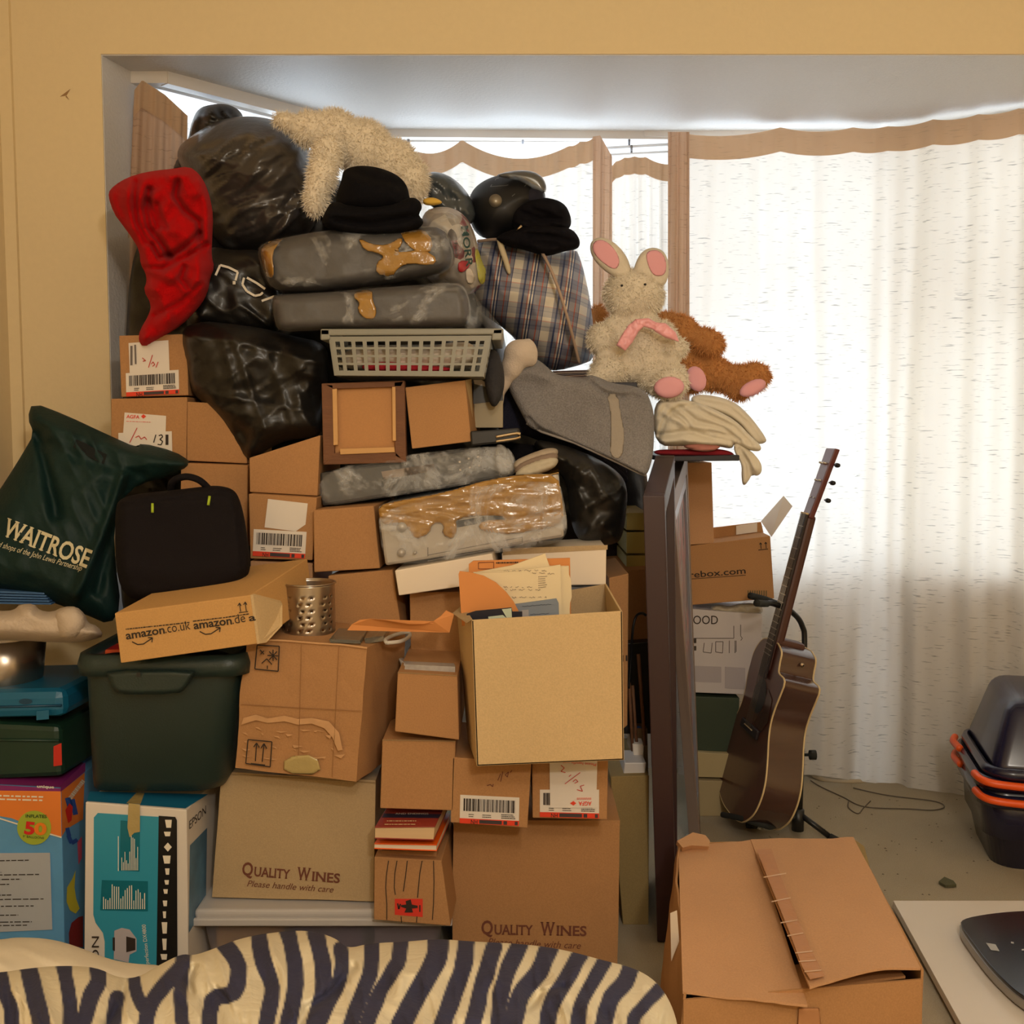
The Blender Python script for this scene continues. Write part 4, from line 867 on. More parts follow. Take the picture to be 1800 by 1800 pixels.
L1=carton('square blank box standing beside the back of the picture frame',[(712,681),(818,668),(829,776),(724,789)],2.37,.24,CB_O,dirv=(.06,1,0))
mk('open_side_edge',[P(818,668,2.369),P(829,666,2.45),P(832,772,2.45),P(829,776,2.369)],[(0,1,2,3)],CB_L,L1.t)
# grey plastic basket
BK=mat('grey_green_basket_plastic',(136,134,122),.45,var=.06)
bk_=thing('plastic_basket','grey-green plastic basket with square holes, holding red and white clothes','basket',P(720,662,2.4))
def lattice(name,f4,nx,ny,m,parent,mx=.5,my=.5,bx=.35,by=.3,th=.003):
    a,b,c,d=[np.array(v) for v in f4]
    us=[0];vs=[0]
    for i in range(nx): us+= [bx*.5/nx+ (i)/nx*(1) if i else bx*1.2/nx, (i+1)/nx-(bx*.5/nx if i<nx-1 else bx*1.2/nx)]
    us.append(1)
    for i in range(ny): vs+=[(my+i+.14)/(ny+2*my),(my+i+.86)/(ny+2*my)]
    vs.append(1)
    V=[tuple((a*(1-u)+b*u)*(1-v)+(d*(1-u)+c*u)*v) for v in vs for u in us];W=len(us);Fc=[]
    for j in range(len(vs)-1):
        for i in range(W-1):
            if j%2==1 and i%2==1: continue
            Fc.append((j*W+i,j*W+i+1,(j+1)*W+i+1,(j+1)*W+i))
    o=mk(name,V,Fc,m,parent); s=o.modifiers.new('th','SOLIDIFY');s.thickness=th; return o
q=quad([(580,592),(862,590),(848,662),(590,660)],2.33); back=ext(q,(0,.24,0))
lattice('front_wall',q,14,4,BK,bk_); lattice('side_wall',[back[0],q[0],q[3],back[3]],10,4,BK,bk_); lattice('side_wall',[q[1],back[1],back[2],q[2]],10,4,BK,bk_); lattice('back_wall',back,14,4,BK,bk_)
cub('basket_floor',[q[3]+Vector((0,0,.006)),q[2]+Vector((0,0,.006)),q[2],q[3]],[back[3]+Vector((0,0,.006)),back[2]+Vector((0,0,.006)),back[2],back[3]],BK,bk_)
pxbox('basket_rim',[(563,578),(885,577),(885,588),(563,590)],2.325,.012,BK,bk_,bevel=.003); pxbox('basket_rim',[(563,578),(580,578),(580,597),(563,598)],2.325,.26,BK,bk_,bevel=.003); pxbox('basket_rim',[(866,578),(885,577),(882,598),(864,598)],2.325,.26,BK,bk_,bevel=.003)
RW=mat('red_cotton',(200,40,56),.9,var=.1); WC=mat('white_cotton',(220,206,190),.9,var=.06)
inflate('white_garment',[(600,622),(630,608),(690,606),(740,612),(800,600),(838,604),(842,655),(600,655)],2.44,.07,WC,None,R=16,noise=.02,nsc=26,label='crumpled white garment filling the plastic basket',cat='clothing')
inflate('red_garment',[(634,640),(680,634),(740,642),(790,645),(800,654),(640,654)],2.372,.02,RW,None,R=10,noise=.006,nsc=16,label='bright red garment low in the plastic basket',cat='clothing')
# wrapped cushions / speakers
def wrapped(name,label,pts,D,T,m,R,tapes=[],film=True,**k):
    t=thing(name,label,'wrapped package',P(sum(p[0] for p in pts)/len(pts),max(p[1] for p in pts),D))
    o,S=inflate('wrapped_body',pts,D,T,m,t,R=R,step=4,sm=1,**k)
    if film:
        class Q:
            def D(s,x,y): return S.D(x,y)-.006
        cx=sum(p[0] for p in pts)/len(pts);cy=sum(p[1] for p in pts)/len(pts)
        inflate('plastic_wrap',[(cx+(x-cx)*1.01,cy+(y-cy)*1.04) for x,y in pts],D-.012,T,FILM,t,R=R,step=4,sm=1,noise=.006,nsc=18,wr=[(.004,50,9,.9),(.004,44,10,-.5)],pw=k.get('pw',.5),back=1.1)
    for tp in tapes: overlay('parcel_tape',tp,S,TAPE,t,T=.002,off=.014,noise=.004,sm=1)
    return t,S
wrapped('wrapped_cushion','bulky grey bundle in clear film with brown tape, directly under the black hat',[(453,440),(462,428),(490,420),(540,410),(600,402),(680,404),(740,398),(778,400),(796,430),(800,460),(784,478),(740,490),(680,500),(600,510),(520,517),(480,508),(466,490),(458,465)],2.5,.10,GREYW,26,noise=.008,nsc=60,
  tapes=[[(455,440),(470,424),(500,418),(492,425),(478,445),(482,480),(478,490),(466,485)],[(628,416),(650,428),(680,432),(706,414),(708,430),(690,445),(745,438),(770,455),(760,468),(720,462),(700,470),(690,488),(660,482),(662,460),(676,452),(662,444),(640,440)],[(700,402),(730,400),(756,410),(762,440),(740,446),(716,432)]])
wrapped('wrapped_tube','long grey flattish bundle in film with one flake of brown tape, above the basket',[(477,525),(486,518),(560,515),(640,508),(720,502),(800,497),(818,508),(826,535),(826,562),(818,574),(740,576),(640,578),(560,580),(492,584),(482,565)],2.42,.085,GREYW,18,noise=.004,nsc=60,pw=.35,
  tapes=[[(622,512),(655,508),(655,528),(663,545),(658,562),(640,560),(628,545),(632,530),(622,525)]])
inflate('plastic_film',[(792,500),(826,505),(845,530),(850,560),(845,578),(820,584),(812,560),(806,530)],2.38,.02,FILM,None,R=12,step=3,wr=[(.006,30,7,1.2)],label='loose bunch of clear film at the right end of the long grey bundle',cat='plastic film')
# black device (m) and silver device (n)
def device(name,label,q,D,T,m,dirv=None,**k): return boxq(name,label,'electronic device',q,D,T,m,dirv=dirv,bevel=.006,**k)
M1=device('amplifier','dark grey amplifier in clear film with a pale strip and small studs, tilted',[(561,831),(886,783),(888,838),(566,890)],2.38,.3,mat('charcoal_device',(64,62,58),.45,var=.15),dirv=(.02,1,0))
patch('pale_panel',M1.pl,[(670,829),(763,815),(765,828),(674,843)],mat('pale_panel',(150,132,116),.5),M1.t,off=.003,th=.003)
kn=[]
for x,y in ((808,812),(824,806),(840,803),(809,826),(826,822),(842,818)): kn.append([(x-1.6,y-1.6),(x+1.6,y-1.6),(x+1.6,y+1.6),(x-1.6,y+1.6)])
for kq in kn: patch('stud',M1.pl,kq,mat('stud_silver',(190,180,170),.3,.6),M1.t,off=.005,th=.005)
inflate('plastic_wrap',[(560,828),(700,800),(886,780),(905,800),(910,832),(880,842),(720,868),(640,880),(562,892)],2.375,.02,FILM,M1.t,R=14,wr=[(.006,60,10,.7),(.005,70,12,-.4)],noise=.004,back=.1)
inflate('plastic_wrap_end',[(868,782),(885,780),(898,800),(905,828),(890,838),(872,836)],2.34,.03,FILM,M1.t,R=10,wr=[(.006,40,7,1.3)],step=3)
SIL=mat('silver_device',(176,168,158),.35,.35,var=.08)
N1=device('hifi_receiver','silver electronic unit in film with a wide wrap of shiny brown tape',[(664,890),(982,832),(992,944),(677,995)],2.26,.3,SIL,dirv=(.04,1,0))
s=N1.pl
for x,y,r in ((706,971,7),(707,926,9),(730,971,3)):
    a=surfpt(s,x,y,.001); tube('control_knob',[a,a+Vector((0,-.012,0))],r*2.26/F,SIL,N1.t,res=16)
patches('display_window',s,[[(800,916),(900,900),(900,908),(834,922),(800,928)]],BLK,N1.t,off=.002)
strokes('panel_seams',s,[[(752,976),(918,944)],[(752,962),(752,978)],[(918,944),(918,954)],[(752,986),(920,956)]],1.2,mat('seam_grey',(90,84,80),.6),N1.t,off=.002)
overlay('parcel_tape',[(664,888),(700,880),(780,866),(860,842),(930,832),(980,834),(990,880),(992,920),(960,930),(900,940),(860,938),(838,928),(846,914),(900,912),(860,905),(800,912),(805,930),(798,950),(776,940),(780,920),(760,920),(756,938),(728,950),(720,932),(706,920),(680,924),(668,916)],Plane(*[v+Vector((0,-.004,0)) for v in (N1.f[0],N1.f[1],N1.f[3])]),TAPE,N1.t,T=.006,wr=[(.0035,120,13,-.17),(.003,70,9,.15)],sm=1)
inflate('plastic_wrap',[(664,888),(980,830),(996,900),(998,945),(960,960),(830,978),(680,998),(668,950)],2.25,.012,FILM,N1.t,R=12,wr=[(.004,90,10,-.25)],back=.1)
topf=[N1.f[0]+Vector((.1,0,.0005)),N1.f[1]+Vector((0,0,.0005)),N1.b[1]+Vector((0,0,.0005)),N1.b[0]+Vector((.1,0,.0005))]
mk('tape_over_top',topf+ext(topf,(0,0,.002)),CUBF,TAPE,N1.t)
# dark carton with pale base + small black case with chrome bars
X1=boxq('cardboard_box','small carton with dark printed upper half and beige lower half, beside the blank square box','box',[(832,668),(884,662),(884,752),(834,752)],2.5,.2,mat('beige_card',(170,156,128),.7))
patch('dark_printed_half',X1.pl,[(832,668),(884,662),(884,704),(832,710)],mat('dark_print',(40,38,38),.4,var=.6,vs=25),X1.t,off=.002); patch('white_tag',X1.pl,[(832,667),(844,666),(856,674),(855,680),(834,675)],WH,X1.t,off=.004)
CHR=mat('chrome',(210,190,160),.12,1)
Y1=boxq('black_case','flat black case with two short chrome bars, jutting out above the amplifier','case',[(826,758),(912,752),(914,775),(828,784)],2.36,.25,BLK,dirv=(.02,1,0),bevel=.004)
tube('chrome_bar',crv([surfpt(Y1.pl,872,768,.004),surfpt(Y1.pl,905,762,.004),surfpt(Y1.pl,915,763,.006)]),.0035,CHR,Y1.t,res=10); tube('chrome_bar',crv([surfpt(Y1.pl,872,776,.004),surfpt(Y1.pl,905,771,.004),surfpt(Y1.pl,915,768,.006)]),.003,CHR,Y1.t,res=10)
# magazines / papers to the right of it
for i,(c,lb) in enumerate((((176,160,140),'crumpled cream papers under the grey towel, topmost of the paper bundle'),((140,120,104),'brownish crumpled papers in the middle of the paper bundle'),((196,184,160),'pale papers at the bottom of the paper bundle, above the taped unit'))):
    inflate('paper_bundle',[(900+i*4,812+i*7),(930,798+i*8),(965,786+i*8),(984,790+i*8),(975,808+i*8),(940,822+i*7),(905,832+i*4)],2.36-i*.012,.02,mat('paper_c%s'%('abc'[i]),c,.8,var=.3,vs=30),None,R=8,step=3,wr=[(.005,60,6,-.35)],label=lb,cat='papers')
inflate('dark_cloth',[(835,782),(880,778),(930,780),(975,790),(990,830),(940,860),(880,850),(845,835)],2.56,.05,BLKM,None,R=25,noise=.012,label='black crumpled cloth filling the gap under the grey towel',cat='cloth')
# black bag right
BGS=thing('bin_bag','black shiny bag sagging beneath the navy towel, right of the taped unit','bag',P(1045,955,2.55))
o,S_=inflate('bag_body',[(930,770),(985,780),(1040,800),(1090,830),(1104,860),(1100,910),(1092,950),(1075,958),(1030,960),(1010,940),(1000,900),(996,840),(960,820)],2.52,.12,BIN,BGS,R=40,noise=.03,nsc=45,wr=[(.012,90,22,1.1),(.008,60,14,-.6)])
# white soft-toy limb
BEIGEF=mat('pale_plush',(208,190,172),1,var=.08,vs=14,bump=.6,bs=260,sheen=.2)
lb_=thing('soft_toy','pale pinkish-white soft toy limb sticking up beside the basket','soft toy',P(895,750,2.55)); 
ES=[(912,622,2.52,28,26,26,-20),(900,645,2.52,20,24,22,15),(885,672,2.53,14,26,18,25),(872,705,2.54,14,30,18,10),(868,735,2.54,11,20,14,-10),(930,620,2.53,16,26,22,-10)]
plush('toy_limb',ES,BEIGEF,lb_,vox=.007)
inflate('grey_knit',[(850,618),(872,612),(884,640),(888,672),(882,700),(868,720),(856,700),(850,660)],2.46,.04,mat('charcoal_knit',(52,50,52),.95,bump=.7,bs=160,var=.2),None,R=16,noise=.01,label='charcoal knitted garment squeezed between the basket and the pale soft toy',cat='clothing')
inflate('clear_bag',[(838,530),(860,545),(885,580),(895,600),(880,618),(866,600),(850,570),(838,560)],2.44,.03,FILM,None,R=14,step=3,wr=[(.01,60,9,.9)],label='loose clear plastic sheet hanging behind the basket corner',cat='plastic film')
# towels
TWG=mat('grey_terry_towel',(136,132,132),1,var=.12,vs=9,bump=1.0,bs=300,sp=.5,sheen=.1,spec=.1); TWN=mat('navy_terry_towel',(44,44,58),1,var=.12,vs=9,bump=1,bs=420,sp=.2,spec=.1); TWB=mat('woven_towel_band',(158,148,136),.9,bump=.5,bs=200)
nvt=thing('navy_towel','folded dark navy towel underneath the grey towel','towel',P(990,800,2.6))
for k_,(dx,dy,dd) in enumerate(((0,0,0),(2,12,-.015),(4,-10,.02))):
    inflate('towel_fold',[(896+dx,680+dy),(878,705+dy),(874,735+dy),(880,748+dy),(926,752+dy),(980,780+dy),(1033,812+dy),(1084,850+dy*.7),(1100,848+dy*.7),(1108,825+dy),(1060,790+dy),(980,740+dy),(930,690+dy)],2.63+dd,.018,TWN,nvt,R=7,noise=.006,back=1)
gt=thing('grey_towel','grey terry towel with a paler woven band, draped in front of the toy bunny','towel',P(1010,835,2.55))
go=[(890,672),(897,645),(915,632),(933,625),(946,633),(958,641),(975,658),(1000,662),(1028,665),(1036,658),(1055,664),(1077,674),(1113,678),(1134,686),(1142,700),(1150,727),(1150,770),(1147,807),(1137,838),(1122,832),(1084,813),(1045,795),(1009,779),(952,760),(930,752),(921,735),(911,716),(898,692)]
o,GS=inflate('towel_cloth',go,Flat(2.52,.0000,-.0006,1000,740),.03,TWG,gt,R=14,step=3.5,sm=2,noise=.02,nsc=90,
 cr=[([(923,742),(918,730),(930,727),(945,745),(1000,772),(1060,800),(1130,832)],.013,5),([(930,735),(950,755),(1005,778),(1075,812)],-.012,3),([(1035,660),(1055,680),(1085,690),(1115,685),(1140,700)],.016,6),([(1040,672),(1065,692),(1095,696)],-.012,4),([(895,680),(920,655),(960,660),(1040,690),(1060,700)],.014,16),([(970,690),(1010,720),(1090,790)],.01,25),([(905,660),(935,650),(965,665)],.012,12)])
class Q_:
    def D(s,x,y): return GS.D(x,y)-.0015
overlay('woven_band',[(1066,692),(1086,692),(1092,731),(1098,761),(1094,807),(1071,803),(1074,760),(1073,720)],GS,TWB,gt,off=.001,sm=1)
tube('stitched_hem',[surfpt(GS,x,y,.0) for x,y in [(926,744),(952,759),(1009,778),(1045,794),(1084,812),(1122,831),(1136,836)]],.003,mat('towel_hem',(160,152,146),1),gt)
# hat
HATM=mat('black_felt',(17,16,19),.95,var=.2,bump=.3,bs=300,spec=.1)
ht=thing('felt_hat','soft black felt hat lying on the film-wrapped bundle','hat',P(660,412,2.5))
inflate('hat_crown',[(590,345),(600,318),(603,300),(620,292),(645,291),(672,296),(700,308),(716,326),(720,348),(728,365),(700,378),(640,384),(590,372)],2.5,.10,HATM,ht,R=45,sm=2,cr=[([(610,300),(650,310),(705,325)],-.02,9)],back=.6)
inflate('hat_brim',[(563,395),(572,370),(585,352),(620,362),(680,362),(722,345),(738,352),(743,366),(734,378),(746,388),(740,400),(716,410),(667,415),(617,412),(585,404)],2.44,.05,HATM,ht,R=14,sm=2,noise=.006,cr=[([(590,385),(650,395),(735,380)],-.02,4),([(575,375),(630,378),(720,368)],.012,6)],back=2.2)
# cream plush with hanging leg
CRF=mat('cream_plush',(238,224,200),1,var=.08,vs=10,bump=.5,bs=200,sheen=.3,spec=.1); CRH=mat('cream_plush_fur',(244,232,212),.9,var=.06,spec=.1)
cp=thing('plush_polar_bear','cream long-haired plush animal sprawled over the black bag, one leg hanging down','soft toy',P(640,400,2.7))
ES=[(505,214,2.66,26,15,18,10),(545,228,2.68,34,30,30,10),(590,235,2.7,44,40,40,20),(640,262,2.72,50,48,44,35),(690,290,2.74,44,44,40,20),(722,322,2.72,30,42,34,10),(574,275,2.6,26,38,26,8),(566,310,2.57,25,40,24,6),(556,348,2.56,21,32,21,2)]
plush('plush_body',ES,CRF,cp,vox=.009); fur('plush_fur',ES,17000,.013,CRH,cp)
# black bags
b2_=thing('bin_bag','knotted black bin bag right at the top left, behind the largest grey-black bag','bag',P(370,330,2.95))
inflate('bag_body',[(330,250),(336,215),(348,190),(372,183),(400,182),(424,195),(430,215),(440,240),(400,330),(340,340),(300,330),(302,290)],2.98,.16,BIN,b2_,R=40,noise=.05,nsc=22,wr=[(.018,50,10,.8),(.012,40,9,-.7)],step=3.5)
bb_=thing('bin_bag','dark bag deep in the gap behind the taped electronics, under the towels','bag',P(1000,1000,3.1))  # added backing bag, keeps window light from leaking past the electronics
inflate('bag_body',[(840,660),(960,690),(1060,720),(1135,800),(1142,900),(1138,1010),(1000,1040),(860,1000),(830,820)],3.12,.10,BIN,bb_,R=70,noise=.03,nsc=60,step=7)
b3_=thing('bin_bag','largest inflated grey-black plastic bag, under the cream plush animal','bag',P(430,440,2.8))
o,BS=inflate('bag_body',[(308,262),(345,232),(385,210),(430,203),(475,208),(520,224),(545,262),(562,300),(566,350),(556,395),(528,424),(480,446),(430,452),(390,440),(362,405),(350,370),(335,320),(318,295)],2.84,.24,BING,b3_,back=.3,R=100,noise=.03,nsc=70,wr=[(.012,120,16,-.75),(.008,70,12,-.35)],step=4,cr=[([(535,350),(505,385),(480,425)],.02,7),([(520,340),(500,360)],-.02,6)])
b4_=thing('carry_bag','black plastic carrier with partly hidden white lettering, under the largest bag','bag',P(420,590,2.62))
o,FS=inflate('bag_body',[(350,450),(372,432),(405,440),(450,438),(478,450),(490,500),(505,540),(500,575),(470,592),(420,585),(370,578),(330,575),(330,500)],2.62,.09,BIN,b4_,R=35,noise=.02,nsc=50,wr=[(.008,80,18,.7)])
strokes('white_lettering',FS,[[(379,484),(387,466)],[(387,466),(402,470),(418,478)],[(418,478),(414,493)],[(429,488),(426,500),(434,512),(448,520),(458,518),(462,514)],[(434,488),(452,498),(466,508)],[(460,529),(482,521)]],4,WHT,b4_,off=.006)
patch('white_lettering_dot',FS,[(409,494),(414,494),(414,500),(409,500)],WHT,b4_,off=.008)
b5_=thing('bin_bag','black bin bag hanging to a point over the small cardboard boxes','bag',P(450,812,2.5))
inflate('bag_body',[(322,575),(355,564),(400,568),(470,578),(520,592),(572,602),(580,640),(572,700),(568,765),(540,770),(500,775),(470,790),(452,806),(438,812),(425,803),(410,780),(392,745),(365,715),(335,690),(328,640),(318,600)],2.50,.10,BIN,b5_,R=60,noise=.03,nsc=70,wr=[(.006,200,26,.18),(.005,110,24,1.25),(.003,60,12,-.6)],step=4,back=1,cr=[([(330,590),(420,600),(570,640)],.012,7),([(438,806),(470,740),(500,700)],.012,14)])
b6_=thing('bin_bag','dark bag filling the shadow behind the basket and the frame back','bag',P(700,780,2.9))  # added backing bag, stops bright window gaps showing through the stack
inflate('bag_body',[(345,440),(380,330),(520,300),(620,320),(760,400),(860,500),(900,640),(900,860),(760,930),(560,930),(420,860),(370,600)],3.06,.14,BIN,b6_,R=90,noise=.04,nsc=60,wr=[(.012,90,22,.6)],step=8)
b7_=thing('bin_bag','dark bag in the gap behind the cushions at the left of the bay','bag',P(400,700,2.95))  # added backing bag, hides the lit bay wall between the left items
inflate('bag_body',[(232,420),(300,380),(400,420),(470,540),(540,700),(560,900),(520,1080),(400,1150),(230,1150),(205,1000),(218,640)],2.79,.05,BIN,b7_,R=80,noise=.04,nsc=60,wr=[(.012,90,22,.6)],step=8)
# red fleece
REDF=mat('red_fleece',(178,10,14),.95,var=.10,vs=12,bump=.5,bs=420,sheen=.04,spec=.1)
ro=[(190,345),(193,333),(212,318),(237,307),(270,300),(300,297),(332,292),(350,305),(362,325),(370,350),(375,380),(373,420),(372,450),(377,470),(369,490),(367,507),(360,525),(350,540),(330,562),(307,580),(275,598),(252,612),(242,598),(246,580),(262,553),(266,535),(252,510),(258,495),(256,480),(247,465),(245,440),(232,418),(215,395),(200,375)]
inflate('red_fleece',ro,2.49,.085,REDF,None,R=38,step=3,sm=1,noise=.022,nsc=34,wr=[(.008,90,22,1.2)],cr=[
 ([(262,335),(255,365),(262,400),(285,430),(300,452)],-.05,7),([(240,320),(236,350),(240,390),(258,425)],-.03,6),([(313,318),(308,345),(325,370),(350,390),(352,420)],-.035,6),([(268,345),(285,338),(297,352),(290,370)],.02,10),([(262,355),(272,380),(279,398)],-.05,7),([(276,360),(283,385),(292,400)],-.03,5),
 ([(268,430),(280,452),(305,447),(335,425),(350,410)],-.04,5),([(250,470),(285,472),(330,450),(362,430)],-.03,5),([(325,470),(318,490),(330,505)],-.03,6),([(300,480),(330,510),(360,500)],.018,10),([(262,500),(290,520),(300,550),(290,580)],.014,12),([(225,330),(222,360),(235,400)],.02,8),([(350,320),(362,360),(362,420)],.02,8),([(300,310),(330,312),(345,340)],.02,8),([(262,470),(300,490)],.02,8),([(290,400),(320,410),(345,440),(350,490)],.022,12),([(272,555),(320,530),(352,500)],-.02,5)],
 label='bright red fleece blanket draped down the left edge of the pile',cat='blanket')
# yellow thing and clear supermarket bag
MB=thing('clear_carrier_bag','clear supermarket bag with dark green lettering, stuffed with red and yellow packets','bag',P(800,520,2.66))
MIXM=bpy.data.materials.new('mixed_packets'); MIXM.use_nodes=True; nt=MIXM.node_tree; v=nt.nodes.new('ShaderNodeTexVoronoi'); v.inputs['Scale'].default_value=26; tcx=nt.nodes.new('ShaderNodeTexCoord'); nt.links.new(tcx.outputs['Object'],v.inputs[0]); cr_=nt.nodes.new('ShaderNodeValToRGB'); nt.links.new(v.outputs['Color'],cr_.inputs[0]); e=cr_.color_ramp; e.interpolation='CONSTANT'
for p_,c_ in ((0,(150,140,128)),(.3,(176,164,150)),(.5,(120,40,44)),(.6,(196,186,172)),(.8,(90,80,74)),(.9,(160,150,140))):
    el=e.elements.new(p_) if p_ else e.elements[0]; el.color=srgb(*c_)
e.elements.remove(e.elements[-1]); nt.links.new(cr_.outputs[0],nt.nodes['Principled BSDF'].inputs['Base Color']); nt.nodes['Principled BSDF'].inputs['Roughness'].default_value=.4
mo=[(742,372),(773,362),(802,367),(822,384),(832,405),(838,422),(842,445),(855,479),(847,504),(822,522),(796,505),(760,500),(744,480),(738,420)]
o,MS=inflate('bag_contents',mo,2.66,.10,MIXM,MB,R=45,noise=.02,nsc=26,step=3)
inflate('plastic_film',mo,2.655,.112,FILM,MB,R=45,noise=.02,nsc=20,wr=[(.008,50,9,1.2)],step=3)
DG=mat('lettering_dark_green',(26,64,58),.5)
text('MORR',MS,(811,398),(820,470),12,DG,MB,off=.02,bold=.02); text('Fresh',MS,(798,427),(801,453),6,DG,MB,off=.02)
overlay('yellow_packet',[(834,440),(840,436),(848,462),(855,475),(852,500),(842,498),(838,470)],MS,mat('packet_yellow_green',(186,182,40),.5),MB,off=.006); overlay('red_packet',[(806,458),(826,458),(826,468),(814,480),(804,476)],MS,mat('packet_red2',(180,30,36),.5),MB,off=.006); overlay('pale_packet',[(818,474),(828,470),(834,485),(832,500),(820,498)],MS,WC,MB,off=.008)
inflate('silver_film',[(745,400),(760,398),(775,410),(790,430),(800,450),(798,462),(775,470),(770,490),(745,498),(735,470),(738,430)],2.53,.06,FILM,None,R=20,step=3,noise=.02,nsc=14,wr=[(.012,50,9,.9)],label='crumpled silvery clear film right of the black hat',cat='plastic film')
inflate('yellow_foam',[(742,350),(760,346),(775,352),(778,358),(760,362),(744,360)],2.6,.02,mat('yellow_foam',(222,178,70),.8),None,R=5,step=2,label='small yellow foam scrap beside the hat',cat='foam piece')
inflate('dark_polythene',[(742,310),(760,300),(790,308),(816,330),(834,360),(838,385),(820,400),(790,385),(750,360)],2.86,.06,mat('slate_polythene',(70,76,80),.3,bump=.8,bs=30,coat=.4),None,R=20,step=3,noise=.02,nsc=16,label='slate grey polythene bundle between the cream plush and the helmet',cat='bag')
# helmet + leathers
HEL=mat('black_helmet_shell',(18,18,20),.55,var=.1,coat=.06)
hm_=thing('motorcycle_helmet','black motorcycle helmet with raised visor on top of the plaid bag','helmet',P(890,430,2.95))
o,HS=inflate('helmet_shell',[(822,375),(824,348),(835,328),(860,312),(895,304),(930,306),(952,322),(960,345),(956,365),(940,385),(925,410),(890,424),(850,420),(832,405)],2.92,.13,HEL,hm_,R=62,step=3,sm=2)
inflate('helmet_lining',[(905,350),(930,330),(952,330),(958,350),(950,362),(925,360),(910,365)],2.83,.02,mat('padded_lining',(26,26,40),.95),hm_,R=14,step=3)
inflate('visor',[(868,308),(900,300),(930,299),(952,308),(962,328),(958,342),(940,336),(915,318),(890,314)],2.83,.02,mat('smoked_visor',(120,120,116),.08,trans=.6,coat=1),hm_,R=10,step=3)
a=surfpt(HS,871,354,.0); lathe('pivot_disc',a,[(0,-.003),(.016,-.003),(.0165,.003),(0,.004)],mat('pivot_silver',(150,142,128),.35,.7),hm_); 
dsc=bpy.data.objects[-1] if False else [ob for ob in COL.objects if ob.name.startswith('pivot_disc')][-1]
for v in dsc.data.vertices: x,y,z=v.co-(a-WO[hm_.name]); v.co=(a-WO[hm_.name])+Vector((x,-z-.006,y))
strokes('edge_trim',HS,[[(862,328),(872,314),(900,308)],[(862,328),(890,326),(928,312)],[(900,345),(925,325)]],1,mat('trim_grey',(110,108,104),.4),hm_,off=.003)
lj=thing('leather_gloves','black leather gloves and hood bundled against the helmet, over the plaid bag','gloves',P(960,440,2.85))
inflate('hood',[(896,372),(925,350),(960,346),(992,356),(1004,380),(1004,400),(985,412),(940,420),(900,412)],2.84,.07,BLKM,lj,R=24,step=3,noise=.012,nsc=22,wr=[(.006,40,12,.4)],cr=[([(915,372),(950,385),(985,385)],-.018,4),([(940,362),(975,372)],.01,5)])
inflate('glove',[(866,416),(915,398),(960,394),(1004,400),(1020,420),(1018,438),(992,442),(960,452),(925,440),(885,432)],2.80,.06,BLKM,lj,R=16,step=3,noise=.012,nsc=20,cr=[([(930,412),(970,416),(1010,425)],-.014,4),([(940,425),(980,430)],-.01,4),([(920,405),(985,406)],.01,5)])
tube('zip_toggle',[P(908,405,2.75),P(917,397,2.75)],[.0015,.004],CHR,lj,res=8)
# plaid bag
PL=bpy.data.materials.new('plaid_woven_plastic'); PL.use_nodes=True; nt=PL.node_tree;N_=nt.nodes;L_=nt.links
tc=N_.new('ShaderNodeTexCoord');mp=N_.new('ShaderNodeMapping');mp.inputs['Rotation'].default_value=(0,math.radians(-9),0);L_.new(tc.outputs['Object'],mp.inputs[0]);sx=N_.new('ShaderNodeSeparateXYZ');L_.new(mp.outputs[0],sx.inputs[0])
def stripes(out,fq,stops,ph=0):
    a=N_.new('ShaderNodeMath');a.operation='MULTIPLY_ADD';a.inputs[1].default_value=fq;a.inputs[2].default_value=ph;L_.new(out,a.inputs[0]);b=N_.new('ShaderNodeMath');b.operation='FRACT';L_.new(a.outputs[0],b.inputs[0]);r=N_.new('ShaderNodeValToRGB');L_.new(b.outputs[0],r.inputs[0]);e=r.color_ramp;e.interpolation='CONSTANT'
    for i,(p_,c_) in enumerate(stops):
        el=e.elements[0] if i==0 else (e.elements[1] if i==1 else e.elements.new(p_)); el.position=p_; el.color=srgb(*c_)
    return r
W_=(236,228,214);G_=(160,160,172);N0=(70,84,126);R0=(196,110,92)
vst=stripes(sx.outputs[0],1/.092,[(0,W_),(.20,G_),(.30,N0),(.35,G_),(.45,R0),(.48,W_),(.52,N0),(.56,W_),(.60,N0),(.64,G_),(.80,R0),(.83,G_),(.93,N0),(.95,W_)],50)
hst=stripes(sx.outputs[2],1/.085,[(0,W_),(.22,G_),(.32,N0),(.36,G_),(.48,R0),(.51,W_),(.62,G_),(.78,N0),(.80,G_),(.92,R0),(.94,W_)],50)
mxp=N_.new('ShaderNodeMixRGB');mxp.blend_type='MULTIPLY';mxp.inputs[0].default_value=.62;L_.new(vst.outputs[0],mxp.inputs[1]);L_.new(hst.outputs[0],mxp.inputs[2]);L_.new(mxp.outputs[0],N_['Principled BSDF'].inputs['Base Color']);N_['Principled BSDF'].inputs['Roughness'].default_value=.5
pb=thing('laundry_bag','zipped blue and white plaid laundry bag behind the towels, under the helmet','bag',P(940,655,2.9))
inflate('bag_body',[(830,440),(838,424),(870,422),(910,424),(950,436),(985,446),(1012,436),(1022,460),(1032,500),(1040,545),(1046,600),(1044,632),(1020,642),(980,652),(960,650),(925,618),(890,580),(860,560),(840,545),(832,500)],2.95,.15,PL,pb,back=.4,R=70,noise=.02,nsc=80,step=4,sm=1,wr=[(.006,90,24,1.3)],cr=[([(948,440),(968,480),(990,530),(1010,600),(1020,640)],.02,7),([(962,455),(985,520),(1000,600)],-.016,7),([(1005,450),(1030,540),(1038,630)],-.01,8)])
